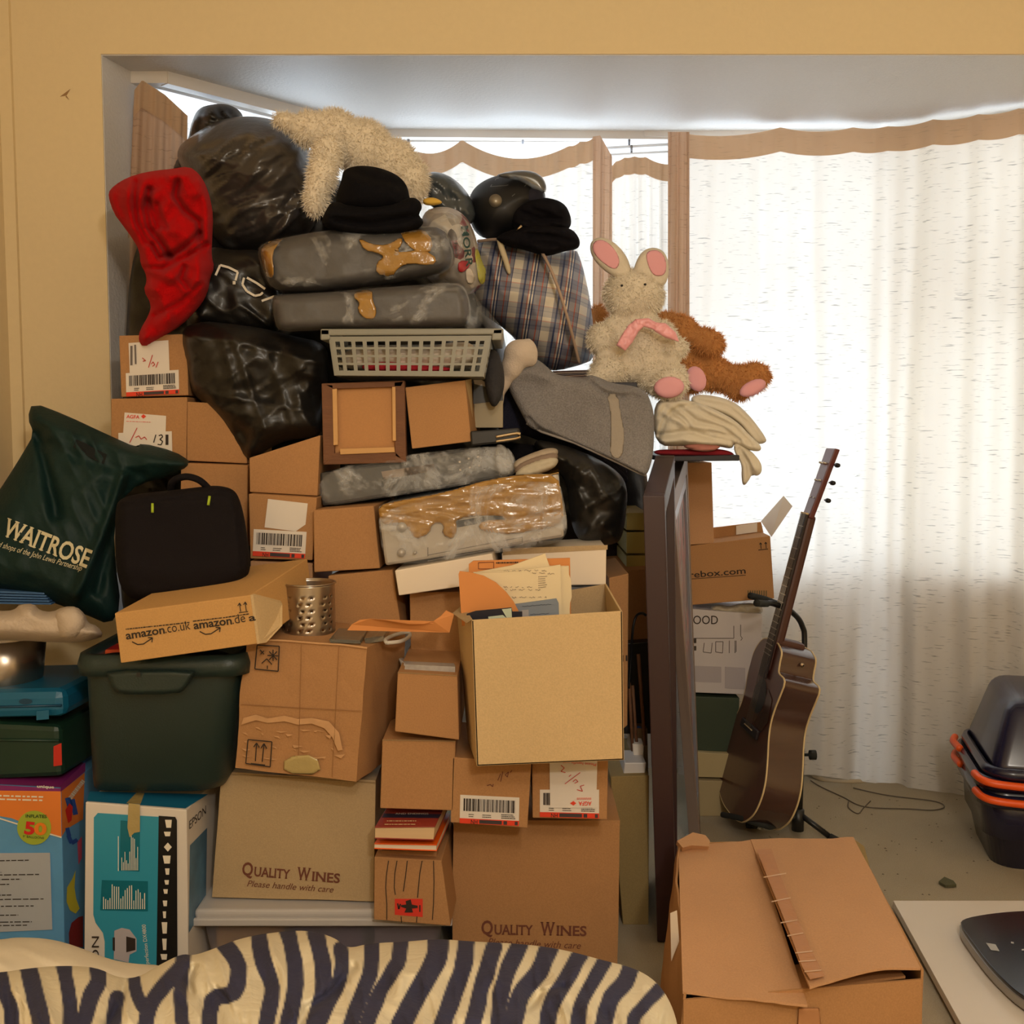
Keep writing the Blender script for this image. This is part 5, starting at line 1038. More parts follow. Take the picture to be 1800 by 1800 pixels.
tube('bag_piping',crv([P(840,424,2.86),P(880,421,2.82),P(930,430,2.79),P(950,440,2.775),P(975,490,2.735),P(998,560,2.735),P(1018,638,2.80)]),.004,mat('piping_beige',(176,150,130),.7),pb,res=8)
inflate('bag_strap',[(872,418),(882,420),(892,450),(900,480),(892,484),(884,458),(876,436)],2.79,.006,mat('strap_cream',(214,196,160),.7),pb,R=4,step=2)
# things between plaid bag and bunny (magazines)
for i in range(5):
    f=quad([(972,652+i*3.2),(1036,650+i*2.8),(1036,652+i*2.8),(973,654+i*3.2)],2.8)
    cub('magazine',f,ext(f,(0,.2,0)),mat('magazine_'+'abcde'[i],((90,62,58),(150,130,116),(80,66,66),(140,112,96),(100,80,74))[i],.5),None,bevel=.0005,label=None if 0 else ('dark','tan','charcoal','light brown','grey-brown')[i]+' magazine in the flat pile under the plaid bag, number %s from the top'%('one','two','three','four','five')[i],cat='magazine',group='magazines under the plaid bag')
# bunny
BF=mat('bunny_plush',(226,214,194),1,var=.10,vs=12,bump=.5,bs=200,spec=.1); BH=mat('bunny_fur',(238,228,210),.9,var=.08,spec=.1); PK=mat('pink_felt',(236,172,180),.9,var=.05,spec=.1)
bn=thing('plush_rabbit','cream plush rabbit with pink ribbon and pink-lined ears sitting on the folded sheets','soft toy',P(1120,700,2.8))
BD=2.84
ES=[(1114,519,BD,53,46,44,5),(1098,530,BD-.03,26,26,24,0),(1124,565,BD+.02,32,24,30,0),(1124,612,BD,54,60,48,0),(1116,640,BD,52,44,46,0),(1078,576,BD-.02,26,20,20,-35),(1057,596,BD-.05,26,28,24,10),(1168,590,BD-.02,22,30,20,-35),(1186,612,BD-.05,24,22,22,0),(1072,652,BD-.06,34,28,30,20),(1052,664,BD-.08,20,20,20,0),(1150,664,BD-.05,34,30,30,20),(1176,676,BD-.1,34,28,26,-10),(1178,660,BD-.06,30,24,24,0)]
plush('plush_body',ES,BF,bn,vox=.008); fur('plush_fur',ES,24000,.010,BH,bn)
def ear(pts,inn,D,m,parent,nm):
    o,S=inflate(nm,pts,D,.02,m,parent,R=12,step=3,sm=2); overlay('ear_lining',inn,S,PK,parent,off=.002,sm=2); return S
ear([(1090,492),(1064,478),(1044,458),(1036,438),(1040,422),(1056,416),(1078,424),(1098,444),(1108,466),(1112,488)],[(1080,476),(1052,456),(1041,440),(1042,426),(1056,420),(1072,428),(1086,446),(1090,464)],BD-.02,BF,bn,'ear')
ear([(1112,482),(1118,458),(1130,440),(1148,434),(1166,440),(1175,458),(1176,486),(1166,506),(1145,500),(1130,486)],[(1134,444),(1150,438),(1164,444),(1172,460),(1170,484),(1150,486),(1140,470)],BD-.02,BF,bn,'ear')
def pad(x,y,rx,ry,D,an,nm='foot_pad'):
    c,s_=math.cos(an),math.sin(an)
    inflate(nm,[(x+rx*math.cos(t)*c-ry*math.sin(t)*s_,y+rx*math.cos(t)*s_+ry*math.sin(t)*c) for t in np.linspace(0,6.28,18)[:-1]],D,.012,PK,bn if D<2.9 and nm=='foot_pad' else td,R=10,step=2.5,sm=0)
pad(1176,681,27,19,BD-.135,-.1)
RB=mat('pink_ribbon_satin',(246,172,178),.35,sheen=.1)
for pts in ([(1134,560),(1116,562),(1104,572),(1092,590),(1083,607),(1099,617),(1112,602),(1122,584),(1134,572)],[(1116,561),(1140,559),(1156,568),(1152,581),(1135,575),(1118,572)],[(1148,566),(1170,568),(1188,584),(1194,601),(1170,594),(1150,582)]): inflate('ribbon',pts,BD-.128,.007,RB,bn,R=4,step=2,sm=0,noise=.006,nsc=10)
for x,y in ((1093,502),(1134,500)):
    es=ellms([(x,y,BD-.118,3,3,3,0)]); c,r,_=es[0]; lathe('eye',Vector(c),[(0,-.003),(.003,-.002),(.0035,0),(.003,.002),(0,.003)],BLK,bn,res=12)
#strokes('stitched_mouth',Flat(BD-.135),[[(1092,528),(1098,533),(1105,528)],[(1098,526),(1098,533)]],1.2,mat('stitch_brown',(110,80,70),.8),bn)
# brown teddy
TF=mat('ginger_plush',(196,138,84),1,var=.12,vs=12,bump=.5,bs=200,spec=.1); TH=mat('ginger_fur',(212,150,92),.9,var=.12,spec=.1)
td=thing('plush_teddy','ginger-brown plush toy with pink soles lying behind the cream rabbit','soft toy',P(1240,700,2.92))
TD_=3.05
ES=[(1052,560,TD_,16,24,20,0),(1160,600,TD_,44,50,40,0),(1170,572,TD_-.02,30,24,26,0),(1200,582,TD_-.04,36,26,26,35),(1240,600,TD_-.06,32,24,24,10),(1250,606,TD_-.07,24,22,22,0),(1205,640,TD_,36,32,34,0),(1250,656,TD_-.02,42,32,32,15),(1290,668,TD_-.04,34,28,28,5),(1322,664,TD_-.06,33,27,22,-15),(1300,685,TD_-.05,24,20,20,0),(1216,664,TD_-.12,28,28,22,0)]
plush('plush_body',ES,TF,td,vox=.009); fur('plush_fur',ES,20000,.012,TH,td)
pad(1224,666,17,23,TD_-.185,-.35,'sole'); pad(1323,682,25,13,TD_-.125,-.45,'sole')
# folded sheets
SH=mat('cream_sheet',(226,216,196),.95,var=.05,vs=8,bump=.3,bs=200); SH2=mat('ivory_sheet',(222,212,194),.95,var=.05,bump=.3,bs=200)
def folded(name,label,cat,pts,D,T,m,cr=[],**k): 
    kk=dict(R=9,step=3,sm=2,noise=.008,nsc=40); kk.update(k); inflate(name,pts,D,T,m,None,cr=cr,label=label,cat=cat,back=1.5,**kk)
folded('folded_sheet','ivory sheet on top, right of the rabbit feet','bed sheet',[(1215,694),(1250,694),(1290,705),(1318,730),(1346,768),(1348,778),(1330,782),(1315,765),(1295,740),(1255,722),(1215,712)],2.84,.04,SH2,[([(1225,703),(1280,715),(1315,745),(1338,775)],-.01,4)])
folded('folded_sheet','cream sheet folded in many curved layers, under the rabbit feet','bed sheet',[(1148,705),(1180,700),(1215,704),(1255,718),(1295,740),(1318,765),(1340,785),(1335,795),(1310,790),(1290,778),(1288,790),(1260,784),(1200,784),(1150,784)],2.78,.05,SH,
 [([(1156,770),(1170,735),(1195,715),(1225,712)],-.02,4),([(1150,750),(1170,715)],-.012,4),([(1180,722),(1200,735),(1215,755),(1260,762),(1285,768)],-.018,3.5),([(1195,716),(1225,740),(1270,752),(1300,775)],-.016,3.5),([(1215,710),(1250,732),(1290,750),(1320,780)],-.016,3.5),([(1155,765),(1210,758),(1255,770),(1285,776)],-.018,3.5),([(1150,778),(1200,772),(1250,780)],.01,4),([(1170,728),(1200,745),(1240,758)],.012,5)],noise=.012)
folded('hanging_sheet','fringed end of cream cloth hanging over the edge of the folded pile','cloth',[(1290,775),(1318,790),(1338,812),(1340,830),(1330,838),(1322,832),(1316,846),(1306,856),(1303,838),(1304,815),(1290,795)],2.76,.015,SH,[([(1300,790),(1315,815),(1318,840)],-.014,4),([(1310,795),(1328,825)],.012,4)])
folded('pink_cloth','dusty pink cloth folded below the cream sheets','cloth',[(1196,782),(1230,776),(1262,780),(1268,786),(1250,795),(1215,792)],2.76,.02,mat('dusty_pink_cloth',(196,130,118),.95),[([(1215,790),(1245,783),(1262,785)],-.008,3)])
folded('red_cloth','dark red patterned cloth at the bottom of the folded pile','cloth',[(1150,790),(1200,790),(1262,788),(1290,795),(1290,804),(1200,802),(1150,800)],2.79,.02,mat('dark_red_cloth',(150,28,40),.9,var=.3,vs=40),[])
tp=[P(1160,802,2.74),P(1300,800,2.74),P(1300,810,2.74),P(1160,811,2.74)]
cub('dark_board',tp,ext(tp,(0,.56,0)),mat('navy_black_board',(30,28,40),.5),None,bevel=.002,label='thin dark board carrying the folded sheets and plush toys',cat='board')
# dark table top under plaid bag to carry things
tp=[P(835,664,2.74),P(1120,690,2.74),P(1120,712,2.74),P(835,690,2.74)]; tp=[Vector((p.x,p.y,P(1000,672,2.74).z if i<2 else P(1000,690,2.74).z)) for i,p in enumerate(tp)]
cub('dark_shelf_board',tp,ext(tp,(0,.42,0)),mat('navy_black_board',(30,28,40)),None,bevel=.002,label='dark board under the plaid bag, mostly hidden by the grey towel',cat='board')
# ================================================================== RIGHT OF THE PILE
DKF=mat('dark_stained_frame',(52,30,30),.45,var=.15,vs=8,stretch=(1,1,.2)); GYF=mat('grey_brown_frame',(140,120,108),.45,var=.1); SLV=mat('silver_slip',(170,174,184),.3,.5)
def solid(name,f4,b4,m,parent,**k): return cub(name,[Vector(v) for v in f4],[Vector(v) for v in b4],m,parent,**k)
# large dark framed canvas seen edge-on
fr=thing('framed_picture','tall dark maroon framed picture standing edge-on, immediately right of the cardboard pile','framed picture',P(1180,1690,2.5))
zb=.0
fl=P(1155,1690,2.33);frr=P(1190,1690,2.33); tl=P(1130,872,2.33);trr=P(1168,872,2.33)
fl.z=frr.z=.003
bo=P(1186,800,2.66); dx=Vector((trr.x-tl.x,0,0))
backT=bo; backB=Vector((bo.x+.02,bo.y,.003))
F4=[tl,trr,frr,fl]; B4=[backT-dx,backT,backB,backB-dx]
wv=.05
# outer frame made of four members
def lerp(a,b,t): return a+(b-a)*t
def prism_between(nm,a,b,c,d,m,parent): # a,b,c,d = four edges as (left,right) pairs
    return solid(nm,[a[0],a[1],b[1],b[0]],[d[0],d[1],c[1],c[0]],m,parent,bevel=.002)
def pair(u,v): # u along depth 0..1, v from top 0..1
    return (lerp(lerp(F4[0],B4[0],u),lerp(F4[3],B4[3],u),v),lerp(lerp(F4[1],B4[1],u),lerp(F4[2],B4[2],u),v))
e=.075;ev=.045
prism_between('frame_stile',pair(0,0),pair(0,1),pair(e,1),pair(e,0),DKF,fr)
prism_between('frame_stile',pair(1-e,0),pair(1-e,1),pair(1,1),pair(1,0),DKF,fr)
prism_between('frame_rail',pair(e,0),pair(e,ev),pair(1-e,ev),pair(1-e,0),DKF,fr)
prism_between('frame_rail',pair(e,1-ev),pair(e,1),pair(1-e,1),pair(1-e,1-ev),DKF,fr)
def shrink(p,t0,t1): a,b=p; return (lerp(a,b,t0),lerp(a,b,t1))
prism_between('backing_board',*[shrink(pair(u,v),.35,.6) for u,v in ((e,ev),(e,1-ev),(1-e,1-ev),(1-e,ev))],mat('black_backing',(20,18,20),.3,var=.3,coat=.4,bump=.3),fr)
# second picture with silver slip
sp2=thing('framed_picture','leaning grey-brown framed painting with silver slip, between the dark frame and the guitar','framed picture',P(1220,1480,2.9))
F4=[P(1165,872,2.72),P(1183,872,2.70),P(1232,1500,2.86),P(1212,1500,2.88)];F4[2].z=F4[3].z=.004
B4=[P(1192,797,3.06),P(1208,795,3.04),P(1231,1405,3.10),P(1216,1405,3.12)];B4[2].z=B4[3].z=.004
e=.07;ev=.05
prism_between('frame_stile',pair(0,0),pair(0,1),pair(e,1),pair(e,0),GYF,sp2);prism_between('frame_stile',pair(1-e,0),pair(1-e,1),pair(1,1),pair(1,0),GYF,sp2)
prism_between('frame_rail',pair(e,0),pair(e,ev),pair(1-e,ev),pair(1-e,0),GYF,sp2);prism_between('frame_rail',pair(e,1-ev),pair(e,1),pair(1-e,1),pair(1-e,1-ev),GYF,sp2)
for a in ((e,ev,e+.05,1-ev),(1-e-.05,ev,1-e,1-ev),(e,ev,1-e,ev+.03),(e,1-ev-.03,1-e,1-ev)):
    prism_between('silver_slip',*[shrink(pair(u,v),.5,.92) for u,v in ((a[0],a[1]),(a[0],a[3]),(a[2],a[3]),(a[2],a[1]))],SLV,sp2)
PT=bpy.data.materials.new('abstract_painting');PT.use_nodes=True;nt=PT.node_tree;n=nt.nodes.new('ShaderNodeTexNoise');n.inputs['Scale'].default_value=7;n.inputs['Detail'].default_value=8;r=nt.nodes.new('ShaderNodeValToRGB');nt.links.new(n.outputs[0],r.inputs[0])
for i,(p_,c_) in enumerate(((.35,(70,60,60)),(.45,(150,140,140)),(.52,(176,120,120)),(.58,(170,166,166)),(.66,(90,76,72)))):
    el=r.color_ramp.elements[i] if i<2 else r.color_ramp.elements.new(p_); el.position=p_; el.color=srgb(*c_)
nt.links.new(r.outputs[0],nt.nodes['Principled BSDF'].inputs['Base Color'])
prism_between('painting',*[shrink(pair(u,v),.3,.62) for u,v in ((e,ev),(e,1-ev),(1-e,1-ev),(1-e,ev))],PT,sp2)
# greenish carton and odds between pile and frame
OC=carton('narrow olive cardboard carton on the floor between the wine carton and the dark frame',[(1073,1365),(1141,1363),(1140,1638),(1095,1640)],2.42,.3,CB_Y,zb=0.0)
z0=OC.f[1].z
f=[P(1098,1341,2.44),P(1136,1341,2.44),P(1134,1362,2.44),P(1096,1362,2.44)];cub('white_gadget_box',f,ext(f,(0,.1,0)),mat('white_plastic',(206,200,196),.4),None,label='small white plastic box on top of the olive carton',cat='box')
f=[P(1112,1308,2.5),P(1132,1308,2.5),P(1131,1336,2.5),P(1114,1336,2.5)];cub('white_card_slip',f,ext(f,(0,.05,0)),WH,None,label='upright white card standing behind the small white plastic box',cat='card')
OJ=mat('pale_brown_jar_box',(150,124,92),.6)
f=[P(1112,1278,2.58),P(1138,1280,2.58),P(1140,1366,2.58),P(1108,1366,2.58)];cub('tan_jar_box',f,ext(f,(0,.1,0)),OJ,None,label='tan box with a small blue umbrella mark behind the olive carton',cat='box')
patches('blue_umbrella_mark',Plane(f[0],f[1],f[3]),[[(1115,1272+8),(1119,1268+8),(1124,1268+8),(1129,1272+8)]],mat('mark_blue',(30,70,140),.6),[o for o in COL.objects if o.name=='tan_jar_box'][0])
S1=carton('tall narrow cardboard box directly right of the open light box',[(1070,1016),(1105,1008),(1103,1275),(1085,1290)],2.42,.3,CB_O)
patches('slot_holes',S1.pl,[[(1094,1152),(1096,1152),(1096,1163),(1094,1163)],[(1100,1152),(1103,1152),(1103,1162),(1100,1162)]],INK,S1.t)
S2=carton('brown cardboard box deep in the gap beside the dark frame, under the yellow drawers',[(1066,1004),(1140,1000),(1142,1130),(1100,1132)],2.66,.3,CB_D)
S3=boxq('dark_case','black case lying in the gap beside the dark frame, below the brown box','case',[(1088,1132),(1146,1128),(1152,1290),(1092,1290)],2.62,.3,BLK)
for i,(x0,y0,x1,y1,w_) in enumerate(((1122,1150,1134,1310,3.5),(1106,1200,1112,1320,3),(1112,1205,1120,1322,3))):
    tube('wooden_slat',[P(x0,y0,2.5+.01*i),P(x1,y1,2.5+.01*i)],w_*.0013,WD,None,res=8,label=('tallest thin wooden slat','short thin slat nearest the open box','middle short wooden slat')[i]+' standing in the gap left of the dark frame',cat='wooden slat')
tube('black_cable',crv([P(1136,1082,2.45),P(1128,1078,2.45),P(1118,1084,2.46),P(1112,1110,2.46),P(1109,1160,2.48),P(1105,1210,2.48)]),.003,BLK,None,res=8,label='black cable looping down in the gap left of the dark frame',cat='cable')
YD=mat('yellow_olive_box',(160,140,74),.7)
for i,(y0,y1,lb) in enumerate(((902,932,'topmost'),(936,973,'middle'),(977,1001,'lowest'))):
    boxq('shallow_box',lb+' of three olive-yellow shallow boxes stacked left of the dark frame','box',[(1101,y0),(1138,y0-1),(1139,y1),(1101,y1)],2.72,.25,YD)
# tall brown carton / printed cartons behind guitar
T1=carton('tall plain brown carton under the dark board, right of the silver frame',[(1207,813),(1251,813),(1255,955),(1209,958)],3.14,.2,CB_P)
R1_=boxq('cardboard_box','brown mail-order box with raised flap, behind the guitar neck','box',[(1209,960),(1354,942),(1361,1052),(1210,1064)],3.14,.2,CB_O,dirv=(.03,1,0))
s=R1_.pl
text('rebox.com',s,(1212,1016),(1311,1008),11,INK,R1_.t,bold=.01); strokes('logo_outline_bar',s,[[(1212,1018),(1311,1011)]],1,INK,R1_.t)
strokes('this_way_up_arrows',s,[[(1338,965),(1337,954)],[(1335,957),(1337,954),(1339,957)],[(1347,964),(1346,953)],[(1344,956),(1346,953),(1348,956)],[(1333,967),(1350,965)]],1.3,INK,R1_.t)
patches('barcode_strip',s,[[(1314+i*4,1038),(1316+i*4,1038),(1316+i*4,1050),(1314+i*4,1050)] for i in range(9)],mat('faded_barcode',(104,90,60),.8),R1_.t)
def flap(nm,pts,Ds,m,par,th=.004):
    v=[P(x,y,d) for (x,y),d in zip(pts,Ds)];n=len(v)
    return mk(nm,v+ext(v,(0,th,.001)),[tuple(range(n)),tuple(range(2*n-1,n-1,-1))]+[(i,i+n,(i+1)%n+n,(i+1)%n) for i in range(n)],m,par)
fp=flap('back_flap',[(1254,928),(1338,918),(1342,936),(1280,950),(1254,955)],[3.26]*5,CB_O,R1_.t)
flap('flap_label',[(1294,925),(1331,920),(1331,935),(1294,940)],[3.255]*4,WH,R1_.t,.001)
flap('side_flap',[(1338,917),(1378,872),(1393,890),(1356,944)],[3.3,3.3,3.24,3.145],mat('pale_card',(206,190,170),.8),R1_.t)
KW=boxq('cardboard_box','white printed kitchen-appliance carton with line drawings, behind the guitar','box',[(1209,1070),(1340,1080),(1336,1222),(1211,1217)],3.15,.2,mat('white_print_carton',(196,188,186),.7,var=.05))
s=KW.pl; GR=mat('print_mid_grey',(110,100,96),.7)
text('WOOD',s,(1198,1097),(1262,1097),15,INK,KW.t)
fine(s,[(1214,1120),(1224,1120),(1224,1146),(1214,1146)],KW.t,2,3,th=8,fill=1)
strokes('line_drawings',s,[[(1302,1098),(1302,1118),(1305,1122),(1302,1126)],[(1290,1100),(1290,1122),(1215,1122)],[(1238,1130),(1236,1146),(1250,1148),(1252,1130)],[(1258,1128),(1258,1146),(1270,1148),(1271,1128),(1258,1128)],[(1282,1126),(1282,1148)],[(1292,1126),(1292,1148)],[(1294,1126),(1294,1146)]],1.2,GR,KW.t)
patches('grey_tables',s,[[(1215,1170),(1268,1172),(1268,1200),(1215,1198)],[(1274,1172),(1310,1174),(1310,1212),(1274,1210)]],mat('print_pale_violet',(170,162,164),.7),KW.t)
inflate('bubble_wrap',[(1248,1066),(1262,1062),(1285,1066),(1300,1060),(1330,1060),(1342,1068),(1338,1082),(1290,1082),(1250,1078)],3.19,.03,mat('bubble_wrap',(190,176,150),.25,trans=.3,bump=.8,bs=90),None,R=9,step=3,noise=.01,nsc=14,label='bubble wrap squeezed between the printed white carton and the box above',cat='packing wrap')
GX=boxq('green_box','dark green box under the white printed carton, behind the guitar body','box',[(1213,1224),(1300,1227),(1296,1322),(1216,1320)],3.15,.2,mat('box_dark_green',(50,62,44),.6))
cb1=boxq('cream_book','thick cream book at floor level under the dark green box','book',[(1218,1322),(1296,1326),(1296,1368),(1222,1366)],3.13,.2,mat('cream_book_cover',(176,158,116),.7))
cb2=boxq('cream_book','thinner cream book lying on the floor, lowest behind the guitar','book',[(1222,1372),(1296,1374),(1296,1392),(1224,1392)],3.12,.2,mat('cream_book_cover2',(166,148,110),.7),zb=.0)
# ---------------- guitar
MAH=mat('mahogany_side',(66,38,30),.26,var=.35,vs=5,stretch=(1.2,1.2,10),coat=.6); TOPM=mat('mahogany_top',(82,42,28),.32,var=.2,vs=6,stretch=(8,8,1),coat=.5); BND=mat('cream_binding',(216,190,140),.5); EBN=mat('dark_fretboard',(34,24,24),.5); NCK=mat('neck_mahogany',(74,40,32),.4)
gt_=thing('acoustic_guitar','dark mahogany cutaway acoustic guitar with cream binding, seen from the side on its stand','guitar',P(1290,1442,3.0))
O=P(1282,1428,3.0); U=Vector((.238,0.02,.97)).normalized(); Nn=Vector((-math.cos(math.radians(4.5)),-math.sin(math.radians(4.5)),0)); Nn=(Nn-U*Nn.dot(U)).normalized(); Wd=U.cross(Nn)
def G_(u,w,n): return O+U*u+Wd*w+Nn*n
half=[(0,0),(.002,.06),(.018,.12),(.06,.175),(.11,.198),(.16,.196),(.21,.172),(.26,.142),(.30,.128),(.34,.130),(.38,.142)]
far=half+[(.42,.145),(.46,.13),(.495,.09),(.505,.03)]
near=half+[(.415,.150),(.428,.146),(.43,.10),(.44,.085),(.47,.078),(.50,.07),(.505,.03)]
def smooth1(p,n=5):
    return [(v.x,v.y) for v in crv([Vector((a,b,0)) for a,b in p],n)]
fs=smooth1(far);ns=smooth1(half+[(.41,.151)])+[(.424,.148),(.430,.135)]+smooth1([(.432,.105),(.438,.088),(.46,.08),(.49,.072),(.505,.03)],4)
outl=[(u,w) for u,w in ns]+[(u,-w) for u,w in fs[::-1]][:-1]
n=len(outl); dep=.10
def gplate(nm,n0,n1,m):
    V=[G_(u,w,n0) for u,w in outl]+[G_(u,w,n1) for u,w in outl]
    return mk(nm,V,[tuple(range(n)),tuple(range(2*n-1,n-1,-1))]+[(i,i+n,(i+1)%n+n,(i+1)%n) for i in range(n)],m,gt_)
V=[G_(u,w,-.002) for u,w in outl]+[G_(u,w,-dep) for u,w in outl]
mk('body_sides',V,[(i,i+n,(i+1)%n+n,(i+1)%n) for i in range(n)],MAH,gt_,smooth=True)
gplate('soundboard',0,-.003,TOPM); gplate('body_back',-dep,-dep-.003,MAH)
for nn in (.0,-dep): tube('edge_binding',[G_(u,w*1.004,nn-.002) for u,w in outl+[outl[0]]],.0026,BND,gt_,res=6)
V=[G_(.345+.05*math.cos(a),.05*math.sin(a),.0012) for a in np.linspace(0,6.28,25)[:-1]];mk('sound_hole',V,[tuple(range(24))],BLK,gt_)
def gbox(nm,u0,u1,w0,w1,n0,n1,m,w2=None,bevel=.001,nb=0):
    a=w2 if w2 is not None else (w0,w1)
    f=[G_(u1,a[0],n1+nb),G_(u1,a[1],n1+nb),G_(u0,w1,n1),G_(u0,w0,n1)];b=[G_(u1,a[0],n0+nb),G_(u1,a[1],n0+nb),G_(u0,w1,n0),G_(u0,w0,n0)]
    return cub(nm,f,b,m,gt_,bevel=bevel)
gbox('neck',.42,.875,-.027,.027,-.022,.004,NCK,w2=(-.021,.021),bevel=.008)
gbox('neck_heel',.43,.52,-.026,.026,-.085,-.002,NCK,bevel=.01)
gbox('fretboard',.40,.875,-.028,.028,.004,.011,EBN,w2=(-.0215,.0215))
FRT=mat('fret_wire',(190,180,165),.3,.9)
L_s=.63;br=.875-L_s
for k in range(1,19):
    u=br+L_s*2**(-k/12.0); gbox('fret',u-.001,u+.001,-.027+.006*(u-.4)/.475,.027-.006*(u-.4)/.475,.011,.0125,FRT,bevel=0)
gbox('nut',.874,.879,-.0215,.0215,.004,.0125,BND)
gbox('bridge',.235,.262,-.075,.075,.0,.009,EBN,bevel=.003); gbox('saddle',.25,.253,-.035,.035,.009,.012,BND)
gbox('headstock',.866,1.07,-.027,.027,-.012,.004,mat('headstock_face',(96,44,40),.35),w2=(-.034,.034),bevel=.003,nb=-.02)
for j in range(6):
    w=-.022+j*.0088; tube('string',[G_(br+.006,w,.0125),G_(.877,w*.75,.0135)],.0005,FRT,gt_,res=5)
for sd in (-1,1):
    for k in range(3):
        u=.925+k*.05; tube('tuning_post',[G_(u,sd*.014,-.02),G_(u,sd*.014,.0)],.003,FRT,gt_,res=8)
        tube('tuning_peg',[G_(u,sd*.026,-.028),G_(u,sd*.043,-.028),G_(u,sd*.046,-.028),G_(u,sd*.06,-.028)],[.0025,.0025,.007,.006],BLK,gt_,res=8)
inv=[(.27,-.01),(.33,-.055),(.38,-.05),(.36,-.10),(.30,-.115),(.26,-.08)];m_=len(inv)
mk('pickguard',[G_(u,-w+.0,.0016) for u,w in inv],[tuple(range(m_))],mat('pickguard_brown',(60,34,28),.2),gt_)
tube('strap_button',[G_(0,0,-.05),G_(-.012,0,-.05)],[.004,.006],CHR,gt_,res=8); tube('strap_button',[G_(.47,.079,-.06),G_(.47,.092,-.06)],[.004,.006],CHR,gt_,res=8)
# stand
RUB=mat('black_rubber_foam',(30,32,30),.8); STB=mat('black_tube_metal',(22,22,23),.4)
sd_=thing('guitar_stand','black tubular guitar stand with yoke and clamp knob','guitar stand',P(1400,1470,3.0))
base=P(1402,1470,2.97); base.z=.045; SDp=3.02
tube('pole',crv([base,P(1407,1320,3.03),P(1414,1140,3.07),P(1410,1100,3.07),P(1392,1076,3.05),P(1362,1062,2.99),P(1348,1060,2.96)]),.008,STB,sd_,res=12)
tube('lower_sleeve',[base,P(1407,1315,3.03)],.012,STB,sd_,res=12)
tube('yoke_arm',crv([P(1348,1061,2.96),P(1340,1061,2.93),P(1330,1060,2.90)]),.010,RUB,sd_,res=10); tube('yoke_arm',crv([P(1375,1066,3.03),P(1345,1054,3.08),P(1318,1047,3.06)]),.010,RUB,sd_,res=10)
tube('clamp_knob',[P(1412,1327,3.02),P(1422,1327,3.02),P(1423,1327,3.02),P(1434,1327,3.02)],[.004,.004,.014,.014],RUB,sd_,res=10)
yk=P(1380,1432,3.05)
tube('lower_yoke',crv([P(1403,1430,2.98),P(1360,1452,2.88),P(1340,1450,2.86),P(1300,1438,2.9),P(1270,1432,2.96)]),.008,RUB,sd_,res=10)
tube('lower_yoke',crv([P(1403,1428,3.02),P(1370,1425,3.2),P(1330,1425,3.22),P(1290,1425,3.18)]),.008,RUB,sd_,res=10)
tube('yoke_tip',[P(1358,1452,2.88),P(1362,1430,2.88)],.009,RUB,sd_,res=10)
for e_ in ((1458,1478,2.93),(1330,1462,3.02),(1400,1400,3.25)):
    q=P(*e_);q.z=.012; tube('leg',[base+Vector((0,0,.02)),q],.008,STB,sd_,res=10); tube('leg_tip',[q+Vector((0,0,.0)),q+(q-base).normalized()*.03],.010,RUB,sd_,res=10)
tube('leg_hub',[base+Vector((0,0,-.03)),base+Vector((0,0,.03))],.017,STB,sd_,res=12)
# ---------------- crates
NVP=mat('navy_plastic',(26,26,52),.25,var=.1,coat=.2); ORH=mat('orange_plastic',(232,88,24),.4)
def crate(name,label,z0,z1,x0,x1,y0,y1,tp=.07,handles=True,inv=False,rot=None):
    t=thing(name,label,'recycling crate',Vector(((x0+x1)/2,(y0+y1)/2,z0)))
    r=.06;n_=8
    def ring(e,z):
        p=[]
        for (cx,cy,a0) in ((x1-e-r,y1-e-r,0),(x0+e+r,y1-e-r,90),(x0+e+r,y0+e+r,180),(x1-e-r,y0+e+r,270)):
            for k in range(n_): an=math.radians(a0+90*k/(n_-1)); p.append((cx+r*math.cos(an),cy+r*math.sin(an),z))
        return p
    R=[ring(tp+.01,z0),ring(tp,z0+.01),ring(tp*.45,z0+(z1-z0)*.45),ring(tp*.40-.008,z0+(z1-z0)*.47),ring(0.0,z1),ring(.006,z1),ring(tp*.45+.004,z0+(z1-z0)*.45),ring(tp+.004,z0+.014)]
    N=4*n_;V=[];Fc=[]
    for q in R: V+=q
    for i in range(len(R)-1):
        for j in range(N): Fc.append((i*N+j,i*N+(j+1)%N,(i+1)*N+(j+1)%N,(i+1)*N+j))
    Fc.append(tuple(range(N)));Fc.append(tuple(range((len(R)-1)*N,len(R)*N)))
    mk('crate_shell',V,Fc,NVP,t,smooth=True)
    rimring('crate_rim',x0-.012,x1+.012,y0-.012,y1+.012,z1-.03,z1+.002,.014,NVP,t,r=.07)
    if handles:
        tube('handle',crv([Vector((x0+.12,y0-.02,z1-.012)),Vector((x0+.03,y0-.018,z1-.008)),Vector((x0-.005,y0+.0,z1-.004)),Vector((x0-.016,y0+.04,z1+.0))]),.010,ORH,t,res=10)
        tube('handle',[Vector((x0+.10,y0-.02,z1-.012)),Vector((x1-.05,y0-.02,z1-.012))],.010,ORH,t,res=10)
        tube('handle',crv([Vector((x0-.014,y1-.12,z1)),Vector((x0-.02,y1-.05,z1)),Vector((x0-.008,y1-.0,z1))]),.010,ORH,t,res=10)
    return t
cx0=P(1722,1400,2.75).x; zc1=P(1740,1398,2.72).z; zc2=P(1740,1368,2.72).z
crate('recycling_crate','lower navy blue plastic crate with orange handle, standing on the carpet',0.0,zc1,cx0,cx0+.50,2.72,3.10,tp=.05)
crate('recycling_crate','upper navy blue crate with orange handle nested inside the lower one',zc1-.26,zc2,cx0-.004,cx0+.50,2.72,3.10,tp=.05)
